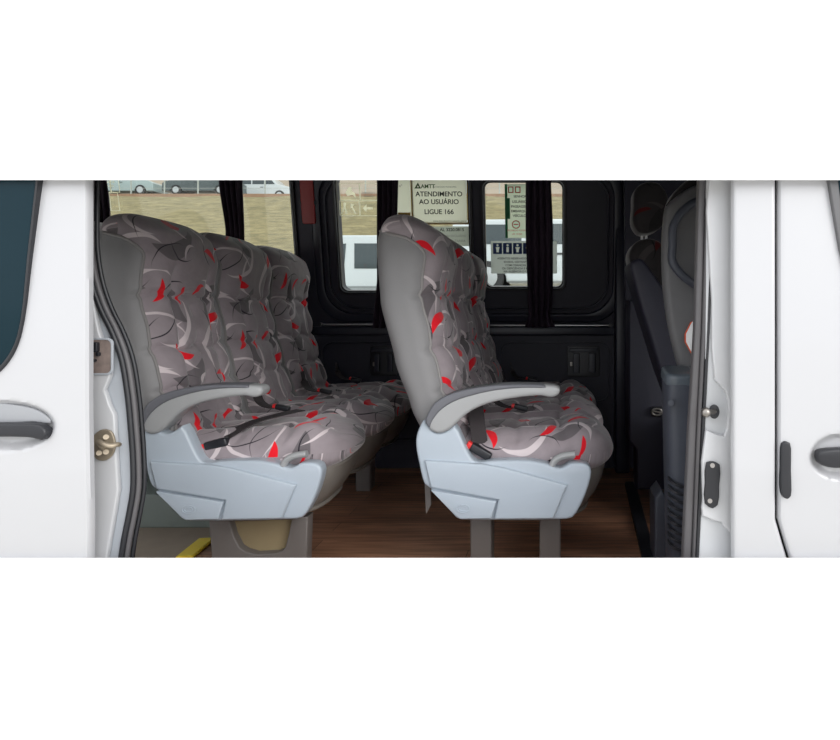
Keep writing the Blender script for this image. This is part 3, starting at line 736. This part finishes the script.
# ------------------------------------------------------------------ right side: partition, front seats, bin
t = thing('partition_panel', 'tall dark partition panel with small latch behind the front seats', 'partition', (X(650, 2.75), 2.75, 0))
plate('panel', [[(X(a, 2.75), max(0, Z(b, 2.75))) for a, b in ((624, 150), (720, 150), (720, 470), (662, 470), (640, 470), (636, 448), (626, 436))]], 2.75, .03, LINER, t, bev=.006)
plate('lower_panel', [[(X(a, 2.6), max(.0, Z(b, 2.6))) for a, b in ((636, 300), (668, 300), (668, 490), (637, 490), (637, 450), (629, 440), (629, 300))]], 2.6, .14, LINER, t, bev=.01)
l = plate('latch_plate', [rrect(X(651, 2.58), Z(417, 2.58), X(666, 2.58), Z(407, 2.58), .01)], 2.58, .02, BLKPL, t, bev=.003)
tube('latch_ring', [(X(657+5*math.cos(k*.5236), 2.57), 2.572, Z(412+3.4*math.sin(k*.5236), 2.57)) for k in range(13)], .0045, STEEL, l)
tube('latch_ring', [P(652, 411, 2.565), P(664, 413, 2.565)], .004, STEEL, l)
box('trim_8', (X(614, 3.13), X(628, 3.13), 3.05, 3.15, 0, 1.3), LINER2, kind='structure', bev=.01)

# front seat, side view, dim
D = 2.15
t = thing('driver_seat', 'dark front seat with patterned headrest on two pale posts, seen side on', 'seat', (X(680, D), D, 0))
def soft(nm, pts, d, th, m, par, bev=.03, n=4): return plate(nm, [smooth_loop(pxloop(pts, d), n)], d, th, m, par, bev=bev)
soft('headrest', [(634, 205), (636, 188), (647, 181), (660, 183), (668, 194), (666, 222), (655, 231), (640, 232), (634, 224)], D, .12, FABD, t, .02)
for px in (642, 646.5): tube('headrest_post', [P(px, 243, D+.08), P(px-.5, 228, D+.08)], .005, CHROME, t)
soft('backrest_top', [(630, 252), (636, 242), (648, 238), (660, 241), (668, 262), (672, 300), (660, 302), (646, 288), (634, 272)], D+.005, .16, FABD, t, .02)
soft('backrest', [(631, 262), (640, 258), (655, 275), (672, 300), (700, 330), (712, 400), (708, 440), (690, 440), (668, 392), (648, 330), (635, 285)], D-.005, .2, LINER, t, .015)
box('seat_base', (X(690, D), X(690, D)+.5, D+.03, D+.42, 0, .36), LINER, t, bev=.02)
# fabric uv for plates: box coordinates
for o in list(t.children):
    if o.data.materials[0] == FABD:
        uvl = o.data.uv_layers.new(name='UVMap')
        for lp in o.data.loops:
            c = o.data.vertices[lp.vertex_index].co; uvl.data[lp.index].uv = (c.x, c.z)

# grey shell back with grab handle
D = 1.80
t = thing('bus_seat', 'grey plastic seat back shell with moulded grab handle beside door seal', 'seat', (X(690, D), D, 0))
shell = plate('shell', [smooth_loop(pxloop([(664, 222), (667, 206), (678, 195), (692, 186), (716, 180), (735, 182), (735, 430), (698, 425), (688, 405), (680, 372), (668, 320), (663, 270)], D), 4)], D, .05, DKGREY, t, bev=.02)
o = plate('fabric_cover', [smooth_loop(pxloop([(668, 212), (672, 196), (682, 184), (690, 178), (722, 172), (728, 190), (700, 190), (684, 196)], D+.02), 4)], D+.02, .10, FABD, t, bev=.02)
uvl = o.data.uv_layers.new(name='UVMap')
for lp in o.data.loops:
    c = o.data.vertices[lp.vertex_index].co; uvl.data[lp.index].uv = (c.x, c.z)
tube('grab_handle', smooth_loop([P(704, 199, D-.005), P(693, 203, D-.03), P(680, 214, D-.042), P(673.5, 226, D-.045), P(672.5, 245, D-.045), P(672.5, 262, D-.045), P(679, 272, D-.042), P(692, 283, D-.03), P(706, 292, D-.005)], 5, False), .0125, BLUEDK, t, seg=14, flat=(1, .9))
oct_ = [(686, 334), (692, 322), (704, 318), (712, 326), (712, 350), (703, 360), (692, 353), (686, 342)]
s = plate('orange_backing', [pxloop([(a-1.3 if a < 700 else a, b) for a, b in oct_], D-.004)], D-.004, .004, ORANGE, t)
plate('white_plate', [pxloop([(a+.2, b) for a, b in oct_], D-.008)], D-.008, .004, TRIMW, t)
t0 = t
box('support_column', (X(695, 1.80), X(735, 1.80), D+.02, D+.10, 0, Z(400, 1.80)), DKGREY, t, bev=.01)

# ribbed bin / heater column
D = 1.60
D = 1.66
t = thing('waste_bin', 'tall dark blue grey bin with lidded top and ribbed front by door seal', 'bin', (X(682, D), D, 0))
bm = bmesh.new(); NA = 40; rows = []
for py, x0, x1 in ((600, 672, 708), (540, 671, 706), (450, 669, 703), (400, 668, 700), (384, 668, 698)):
    r = []; cx = X((x0+x1)/2, D); hx = X(x1, D)-cx; z = max(.04, Z(py, D))
    for i in range(NA):
        a = 2*math.pi*i/NA; ca, sa = math.cos(a), math.sin(a)
        r.append(bm.verts.new((cx+math.copysign(abs(ca)**.6, ca)*hx, D+.075+math.copysign(abs(sa)**.6, sa)*.06, z)))
    rows.append(r)
for a, b in zip(rows, rows[1:]):
    for i in range(NA): bm.faces.new((a[i], a[(i+1) % NA], b[(i+1) % NA], b[i]))
bm.faces.new(rows[0][::-1]); bm.faces.new(rows[-1]); link('body', from_bm(bm), BLUEDK, t)
me = plate_mesh([rrect(-.040, -.062, .046, .062, .03)], .035, .01, Matrix.Translation((X(683, D), D+.075, Z(379, D))) @ Matrix.Rotation(math.radians(8), 4, 'X'))
lid = link('lid', me, mat('lid_plastic', srgb(88, 96, 104), .35), t)
tube('lid_knob', [P(671, 403, D+.015), P(671, 403, D-.012)], .008, BLUEDK, t)
for k in range(9):
    py = 482+k*8; tube('rib', smooth_loop([P(668.5, py-6, D+.05), P(671, py-1, D+.012), P(677, py+3, D-.002), P(684, py+5, D-.003)], 3, False), .0042, BLKPL, t, seg=8)
lo = thing('corner_box', 'low dark trim box at foot of the ribbed bin', 'box', (X(672, 1.93), 1.93, 0))
plate('casing', [[(X(a, 1.93), max(0, Z(b, 1.93))) for a, b in ((655, 498), (662, 490), (668, 500), (676, 515), (700, 520), (700, 700), (655, 700))]], 1.93, .12, BLUEDK, lo, bev=.008)

# ------------------------------------------------------------------ outer body
DB = 1.30
def body_y(z, base):
    # pressed side: upper part faces slightly up, below the swage line it tucks under
    zc = Z(470, base)
    return base + (.03*(z-zc)**2 if z > zc else .0) + (.45*(zc-z)**2+.07*(zc-z) if z < zc else 0)
def sheet(name, xl, xr, z0, z1, base, m, parent=None, kind=None, dents=(), n=(70, 150), th=.03):
    nu, nv = n; vs = []; fs = []
    for j in range(nv+1):
        z = z0+(z1-z0)*j/nv; a, b = xl(z), xr(z)
        for i in range(nu+1):
            x = a+(b-a)*i/nu; y = body_y(z, base)
            ed = min(x-a, b-x); y += .006*max(0, 1-ed/.006)**2
            for (cx, cz, rx, rz, dp) in dents:
                q = ((x-cx)/rx)**2*1.0+((z-cz)/rz)**2; q = max(0, 1-q); y += dp*sm(0, .55, q)
            vs.append((x, y, z))
    for j in range(nv):
        for i in range(nu):
            q = j*(nu+1)+i; fs.append((q, q+1, q+nu+2, q+nu+1))
    # back skin and edges
    k0 = len(vs)
    ring = [i for i in range(nu+1)]+[j*(nu+1)+nu for j in range(1, nv+1)]+[nv*(nu+1)+i for i in range(nu-1, -1, -1)]+[j*(nu+1) for j in range(nv-1, 0, -1)]
    for r in ring: v = vs[r]; vs.append((v[0], v[1]+.012, v[2]))
    R = len(ring)
    for i in range(R): fs.append((ring[(i+1) % R], ring[i], k0+i, k0+(i+1) % R))
    me = mesh(vs, fs); bm = bmesh.new(); bm.from_mesh(me); me = from_bm(bm)
    return link(name, me, m, parent, kind)
ZT = Z(180, DB-.013)      # underside of the added roof rail
ZS = Z(558, DB+.018)      # top of the added sill skirt
# sliding door, pushed back along the body
t = thing('sliding_door', 'white van sliding door pushed open at left, with tinted window and black handle', 'van door', (X(-60, DB), DB, ZS-.2))
sheet('door_skin', lambda z: X(-170, DB), lambda z: X(87+2*sm(.6, .3, z), body_y(z, DB)), ZS-.1, ZT+.05, DB, WHITE, t, dents=((X(4, DB), Z(426, DB), X(57, DB)-X(4, DB), Z(400, DB)-Z(426, DB), .020),), n=(120, 170))
wg = [(-90, 175.5), (39, 175.5), (38.5, 178), (30, 255), (23, 320), (17, 345), (8, 362), (-6, 376), (-30, 384), (-90, 388)]
wi = [(-86, 177), (36.5, 177), (36.3, 178), (27.6, 255), (20.8, 320), (15, 343), (6, 359), (-7, 372), (-30, 380), (-86, 384)]
wp = plate('window_seal', [smooth_loop(pxloop(wg, DB-.002), 3), smooth_loop(pxloop(wi, DB-.002), 3)], DB-.004, .02, RUBBER, t, bev=.002)
plate('tinted_window', [smooth_loop(pxloop(wi, DB), 3)], DB-.001, .018, DGLASS, t, bev=.001)
hb = [(-30, 423), (-10, 422.5), (20, 422.5), (44, 424), (50, 429), (50.5, 435), (47, 439), (42, 438.5), (37, 437), (20, 436), (-10, 436), (-30, 436)]
plate('door_handle', [smooth_loop(pxloop(hb, DB), 3)], DB-.014, .024, BLKPL, t, bev=.005)
ck = [(-40, 406), (15, 406), (36, 412), (47, 421), (46, 424), (30, 422.5), (-40, 422.5)]
plate('recess_reflection', [smooth_loop(pxloop(ck, DB), 3)], DB+.008, .016, mat('recess_grey', srgb(150, 152, 156), .3), t, bev=.003)  # grey plate painted as the reflection in the upper recess

# rear jamb between sliding door and opening
t1 = 1.39
sealx = [(150, 86), (180, 86), (215, 85.5), (250, 86), (285, 92), (310, 101), (330, 111), (355, 120.5), (390, 127), (430, 131), (460, 133), (490, 133), (515, 129), (540, 124), (560, 121), (600, 117)]
SP = [P(b, a, t1-.005) for a, b in sealx]
lo_ = pxloop([(70, 150)]+[(b, a) for a, b in sealx]+[(70, 600)], t1)
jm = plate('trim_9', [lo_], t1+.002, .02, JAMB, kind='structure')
# stepped inner lip of the jamb
lip = [(b-q, a) for a, b, q in ((285, 94, 3), (310, 102, 8), (330, 112, 14), (345, 117, 14), (375, 122, 12), (390, 125, 21), (405, 127, 18), (415, 128, 14), (460, 132, 16), (490, 132, 14), (520, 127, 14), (560, 120, 14), (600, 117, 14))]
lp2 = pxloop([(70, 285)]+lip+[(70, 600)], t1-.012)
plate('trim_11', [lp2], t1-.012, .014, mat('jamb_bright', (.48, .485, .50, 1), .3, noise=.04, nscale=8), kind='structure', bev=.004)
s = thing('door_seal', 'black rubber seal curving down the left edge of the side doorway', 'rubber seal', P(121, 600, t1))
tube('seal_bead', smooth_loop([tuple(p) for p in SP], 4, False), .0055, RUBBER, s, flat=(1, 1.1))
tube('seal_lip', smooth_loop([tuple(p+Vector((.008, .006, 0))) for p in SP], 4, False), .0055, RUBBERG, s)
tube('seal_edge', smooth_loop([tuple(p+Vector((.014, .016, 0))) for p in SP], 4, False), .0045, RUBBER, s)
# the rusty latch pocket and the striker hook
d = t1-.014
t = thing('latch_pocket', 'rusty rectangular latch pocket with black catch in the white door jamb', 'door latch', P(100, 376, d))
pr = rrect(X(84, d), Z(375, d), X(113, d), Z(338, d), .012)
plate('pocket_rim', [pr, inset(pr, .004)], d-.002, .006, JAMB, t, bev=.001)
plate('pocket_back', [inset(pr, .002)], d+.000, .002, RUSTD, t)
for a in ((86, 349, 98, 352), (86, 359, 97, 362), (88, 345, 92, 370), (98, 352, 101, 356)): plate('catch', [rrect(X(a[0], d), Z(a[3], d), X(a[2], d), Z(a[1], d), .003)], d-.008, .009, BLKPL, t, bev=.001)
plate('catch_box', [rrect(X(86, d), Z(352, d), X(100, d), Z(342, d), .004)], d-.010, .011, BLKPL, t, bev=.002)
t = thing('door_striker', 'worn metal striker hook bolted to white jamb left of seat', 'door striker', P(104, 460, d))
sp_ = plate('striker_plate', [smooth_loop(pxloop([(96, 434), (104, 429), (112, 431), (116, 440), (115, 452), (107, 460), (98, 459), (93, 450), (92, 442)], d), 3)], d-.005, .006, RUST, t, bev=.002)
tube('striker_loop', smooth_loop([P(103, 449, d-.006), P(99.5, 444, d-.018), P(99, 442, d-.03), P(103, 444, d-.034), P(112, 446, d-.03), P(117, 444.5, d-.022), P(119, 444.5, d-.012)], 4, False), .0052, RUST, t)
for a, b in ((106, 437), (106, 452), (99, 453)): tube('screw', [P(a, b, d-.0045), P(a, b, d-.009)], .0055, RUST, t)

# front side (B pillar), its seal and jamb
JX = 1.37
def lin(pa, pb):    # pixel line at depth -> x(z)
    def f(z, d=JX):
        py = VY-(z-CZ)*F/d; k = (py-pa[1])/(pb[1]-pa[1]); return X(pa[0]+(pb[0]-pa[0])*k, d)
    return f
jl = lin((709, 180), (698, 558))
verts = pxloop([(707, 150), (745, 150), (745, 600), (697, 600), (698, 558), (703, 470), (705, 400), (706, 300)], JX)
plate('trim_12', [verts], JX, .02, mat('pillar_jamb_paint', (.50, .51, .525, 1), .3, noise=.03), kind='structure', bev=.003)
st = pxloop([(712, 150), (745, 150), (745, 545), (724, 527), (722, 523), (702.5, 516), (703, 500), (706, 430), (724, 436), (728, 418), (726, 392), (715, 380), (712, 300)], JX-.012)
plate('trim_13', [smooth_loop(st, 2)], JX-.012, .014, mat('pillar_step_paint', (.52, .525, .54, 1), .3, noise=.03), kind='structure', bev=.004)
t = thing('pillar_seal', 'grey ribbed rubber seal strip down the right edge of the side doorway', 'rubber seal', P(690, 600, JX+.02))
def strip(nm, pts0, pts1, d0, th, m, par, bev=.003): return plate(nm, [pxloop(pts0+pts1[::-1], d0)], d0, th, m, par, bev=bev)
strip('seal_band', [(699.5, 150), (699, 180), (695, 330), (689, 430), (683, 560), (681, 600)], [(707, 150), (706.5, 180), (702, 330), (697, 430), (692, 560), (690, 600)], JX+.008, .03, RUBBERG, t, .006)
strip('seal_band', [(707.5, 150), (707, 180), (702.5, 330), (697.5, 430), (692.5, 560), (690.5, 600)], [(712.5, 150), (712, 180), (707, 330), (702, 430), (696, 560), (694, 600)], JX+.002, .03, RUBBERG, t, .006)
strip('seal_edge', [(712.5, 150), (712, 180), (707, 330), (702, 430), (696, 560), (694, 600)], [(717, 150), (716, 180), (710, 330), (705, 430), (699, 560), (697, 600)], JX-.002, .03, RUBBER, t, .006)
d = JX-.013
t = thing('locating_pin', 'round headed metal locating pin on white door pillar', 'pin', P(711, 418, d))
plate('pin_base', [[(X(714, d)+.011*math.cos(k*math.pi/12), Z(411.5, d)+.015*math.sin(k*math.pi/12)) for k in range(24)]], d-.004, .006, BLKPL, t, bev=.001)
tube('pin', [P(714, 411.5, d-.003), P(710, 412, d-.02), P(707, 412.5, d-.034)], [.006, .005, .005], STEEL, t)
bm = bmesh.new(); bmesh.ops.create_uvsphere(bm, u_segments=16, v_segments=10, radius=.0105, matrix=Matrix.Translation(P(706, 412.5, d-.038))); link('pin_head', from_bm(bm), STEEL, t)
t = thing('contact_plate', 'slim black rectangular contact plate screwed to white door pillar', 'plate', P(711, 507, d))
cp = plate('plate_body', [smooth_loop(pxloop([(706, 462), (713, 461), (719, 464), (718.5, 485), (717, 504), (712, 507.5), (704.5, 503), (704.5, 483)], d), 2)], d-.008, .009, BLKPL, t, bev=.002)
for a, b in ((712.5, 465.5), (710, 501)): tube('screw', [P(a, b, d-.007), P(a, b, d-.011)], .005, STEEL, t)
# outer pillar panel and cab door
def gapx(z, base=DB+.005):
    py = VY-(z-CZ)*F/base; px = 776.5 if py < 522 else 776.5+(py-522)*.27; return X(px, body_y(z, base))
BB = DB+.005
sheet('trim_14', lambda z: X(733, body_y(z, BB)), lambda z: gapx(z)-.001, ZS-.1, ZT+.05, BB, WHITE, kind='structure', n=(30, 150))
box('trim_15', (X(770, BB), X(800, BB), BB+.07, BB+.09, ZS-.1, ZT+.05), RUBBER, kind='structure')
t = thing('cab_door', 'white front cab door at right edge with black handle', 'van door', (X(830, BB), BB, ZS-.2))
sheet('door_skin', lambda z: gapx(z)+.0055, lambda z: X(1010, BB), ZS-.1, ZT+.05, BB, WHITE, t, dents=((X(842, BB), Z(457, BB), .068, .050, .018),), n=(120, 170))
plate('door_handle', [smooth_loop(pxloop([(816, 451), (822, 448.5), (845, 447), (880, 447), (880, 464), (845, 466.5), (826, 466), (817, 462), (815, 456)], BB), 3)], BB-.016, .026, BLKPL, t, bev=.006)
wg = [(824, 140), (828.5, 175), (832, 200), (840, 250), (855, 310), (900, 330), (990, 330), (990, 140)]
wi2 = [(833, 140), (837, 175), (841, 205), (848, 248), (860, 300), (902, 320), (980, 320), (980, 140)]
plate('window_seal', [pxloop(wg, BB-.002)], BB-.003, .02, DKGREY, t, bev=.003)
plate('tinted_window', [pxloop(wi2, BB-.002)], BB-.005, .01, DGLASS, t, bev=.001)
g = plate('door_edge_guard', [smooth_loop(pxloop([(781, 443), (784, 441), (789, 442.5), (790, 470), (790, 495), (787, 498), (783, 497), (780.5, 492), (780, 465)], BB), 3)], BB-.008, .016, BLKPL, None, bev=.003)
tag(g, 'short black vertical guard strip on cab door edge beside the panel gap', 'guard strip')

# added roof rail and sill skirt, invented as white bands, tilted skyward for brightness
def profile_sweep(name, prof, x0, x1, m):
    n = len(prof); vs = [(x0, y, z) for y, z in prof]+[(x1, y, z) for y, z in prof]
    fs = [(i, (i+1) % n, n+(i+1) % n, n+i) for i in range(n)]+[tuple(range(n))[::-1], tuple(range(n, 2*n))]
    bm = bmesh.new(); bm.from_mesh(mesh(vs, fs)); return link(name, from_bm(bm), m, kind='structure')
profile_sweep('trim_16', [(DB-.013, ZT), (DB-.012, ZT+.10), (DB+.0, ZT+.25), (DB+.03, ZT+.38), (DB+.09, ZT+.47), (DB+.2, ZT+.50), (DB+.2, ZT+.46), (DB+.10, ZT+.30), (DB+.085, ZT+.035)], -3.2, 2.3, TRIMW)
profile_sweep('trim_17', [(DB+.018, ZS), (DB-.03, ZS-.12), (DB-.09, ZS-.26), (DB-.14, ZS-.42), (DB-.16, ZS-.6), (DB+.0, ZS-.62), (DB+.2, ZS-.35), (DB+.085, ZS-.2), (DB+.085, ZS-.04)], -3.2, 2.3, TRIMW)

# ------------------------------------------------------------------ outside
bm = bmesh.new()
def gz(y): return lerp_tab([(-60, -.66), (3, -.66), (6, -.6), (14, .35), (19, 1.0), (22, 1.9), (39, 7.8), (40.6, 8.2), (60, 8.9), (140, 12)], y)
def ground(name, y0, y1, m, dz=0, n=40, x=90, nx=1, kind='structure'):
    vs = []; fs = []
    for j in range(n+1):
        y = y0+(y1-y0)*j/n
        for i in range(nx+1): vs.append((-x+2*x*i/nx, y, gz(y)+dz+(random.uniform(-.06, .06) if nx > 1 and 0 < j < n else 0)))
    for j in range(n):
        for i in range(nx): q = j*(nx+1)+i; fs.append((q, q+1, q+nx+2, q+nx+1))
    return link(name, mesh(vs, fs), m, kind=kind)
ground('ground', -60, 19.0, GROUND)
g = ground('grass_bank', 19.0, 39.2, GRASS, n=60, nx=120, kind='stuff'); tag(g, 'dry tan grass bank rising behind the parked vehicles', 'grass')
ground('ground_upper', 39.2, 140, ROAD, n=500)
box('trim_19', (-90, 90, 56, 57, 8, 18), ROAD, kind='structure')
e_ = box('kerb_edge', (-90, 90, 38.9, 39.3, 7.5, 7.96), mat('brown_earth', srgb(140, 112, 92), .95, noise=.3, nscale=2), kind='structure')

def car(name, label, x, y, z, L_, H_, Wd, m, kind='sedan', group=None, flip=1, rot=0):
    t = thing(name, label, 'car' if kind != 'van' else 'van', (x, y, z), group); 
    r = L_
    if kind == 'van': prof = [(-.5, .18), (-.5, .55), (-.47, .93), (-.43, 1), (.28, 1), (.34, .97), (.42, .64), (.485, .55), (.5, .42), (.5, .18)]
    elif kind == 'wagon': prof = [(-.5, .22), (-.495, .6), (-.45, .93), (-.38, .99), (.1, 1), (.18, .95), (.28, .66), (.46, .56), (.5, .45), (.5, .2)]
    else: prof = [(-.5, .17), (-.5, .58), (-.46, .66), (-.33, .7), (-.2, .96), (-.05, 1), (.1, .97), (.25, .68), (.44, .6), (.495, .5), (.5, .17)]
    body = [(a*L_*flip, b*H_) for a, b in prof]
    wr = .32 if kind != 'van' else .34
    wx = [(-.30*L_), (.31*L_)]
    low = []
    for cx in sorted(wx, reverse=(body[-1][0] > 0)):
        n = 10; seq = range(n+1)
        for k in seq:
            a = math.pi*k/n; s = 1 if body[-1][0] > 0 else -1
            low.append((cx+s*math.cos(a)*(wr+.05), .18*H_*.9+math.sin(a)*(wr+.02)))
    Mx = lambda off: Matrix(((1, 0, 0, 0), (0, 0, -1, off), (0, 1, 0, 0), (0, 0, 0, 1)))
    def pl(nm, loops, off, th, mm, par, bev=0): return link(nm, plate_mesh(loops, th, bev, Mx(off)), mm, par, local=True)
    b = pl('body', [body+low], 0, Wd, m, t, .05)
    for s in (-1, 1):
        f = -s*Wd/2
        if kind == 'van':
            ws = [[(.27, .60), (.375, .62), (.32, .88), (.26, .90)], [(-.03, .60), (.22, .60), (.22, .90), (-.05, .90)], [(-.45, .60), (-.09, .60), (-.10, .90), (-.44, .90)]]
        elif kind == 'wagon': ws = [[(-.43, .66), (-.15, .66), (-.15, .92), (-.37, .92)], [(-.13, .66), (.06, .66), (.06, .93), (-.13, .93)], [(.08, .66), (.24, .66), (.16, .91), (.08, .93)]]
        else: ws = [[(-.29, .71), (-.02, .71), (-.02, .93), (-.17, .92)], [(.0, .71), (.21, .71), (.09, .92), (.0, .93)]]
        for q in ws: pl('side_window', [[(a*L_*flip, c*H_) for a, c in q]], f*1.003, .02, CARGL, t, .004)
        pl('door_grip', [[(a*L_*flip, c*H_) for a, c in ((.0, .52), (.05, .52), (.05, .545), (.0, .545))]], f*1.01, .03, BLKPL, t)
        for cx in wx:
            me = plate_mesh([[(cx+wr*math.cos(k*math.pi/14), wr+wr*math.sin(k*math.pi/14)) for k in range(28)]], .2, .03, Mx(f*.9))
            wl_ = link('wheel', me, TYRE, t, local=True)
            me = plate_mesh([[(cx+wr*.62*math.cos(k*math.pi/14), wr+wr*.62*math.sin(k*math.pi/14)) for k in range(28)]], .03, .008, Mx(f*.9-s*.105))
            link('hubcap', me, HUB, wl_, local=True)
    if kind == 'van': 
        pl('belt_moulding', [[(a*L_*flip, c*H_) for a, c in ((-.49, .36), (.4, .36), (.4, .39), (-.49, .39))]], -Wd/2*1.004, .02, mat('grey_mould', srgb(120, 124, 126), .5), t)
    t.rotation_euler = (0, 0, rot)
    return t
def at(px, y): return X(px, y)
# white van through the middle window (height in view 72 px above horizon)
y = 17.0; car('parked_van', 'white van parked outside, seen through the middle window', X(409, y), y, 0.60, 5.2, 2.1, 1.9, CARW, 'van', 'vehicles parked outside', flip=-1)
y = 13.2; car('parked_wagon', 'white wagon parked outside behind the right hand window notices', X(556, y), y, 1.12, 4.4, 1.45, 1.75, CARW, 'wagon', 'vehicles parked outside', rot=math.radians(0))
box('trim_18', (X(440, 13.2), X(660, 13.2), 12.1, 15.2, .15, 1.12), GROUND, kind='structure')
y = 41.5
c1_ = car('parked_car', 'silver green car on top of the bank at far left', X(128, y), y, gz(y), 4.3, 1.5, 1.7, CARS, 'sedan', 'cars parked on top of the bank')
c2_ = car('parked_car', 'dark car on top of the bank, second from left', X(205, y), y, gz(y), 4.6, 1.5, 1.7, CARD, 'sedan', 'cars parked on top of the bank', flip=-1)
y = 45; c3_ = car('parked_car', 'white car on top of the bank, right of the dark curtain', X(266, y), y, gz(y)+.2, 4.2, 1.6, 1.7, CARW, 'wagon', 'cars parked on top of the bank')
# fence on the bank top: posts are parts of one fence
f = thing('wire_fence', 'thin metal post and wire fence along the top of the bank', 'fence', (X(160, 39.5), 39.5, gz(39.5)))
for k in range(16):
    px = 64+k*33.5; x = X(px, 39.5); tube('post', [(x, 39.5, gz(39.5)-.3), (x, 39.5, gz(39.5)+2)], .045, POSTM, f, seg=8)
for h in (.5, 1.0, 1.5): tube('wire', [(X(64, 39.5), 39.5, gz(39.5)+h), (X(64+15*33.5, 39.5), 39.5, gz(39.5)+h)], .012, POSTM, f, seg=6)
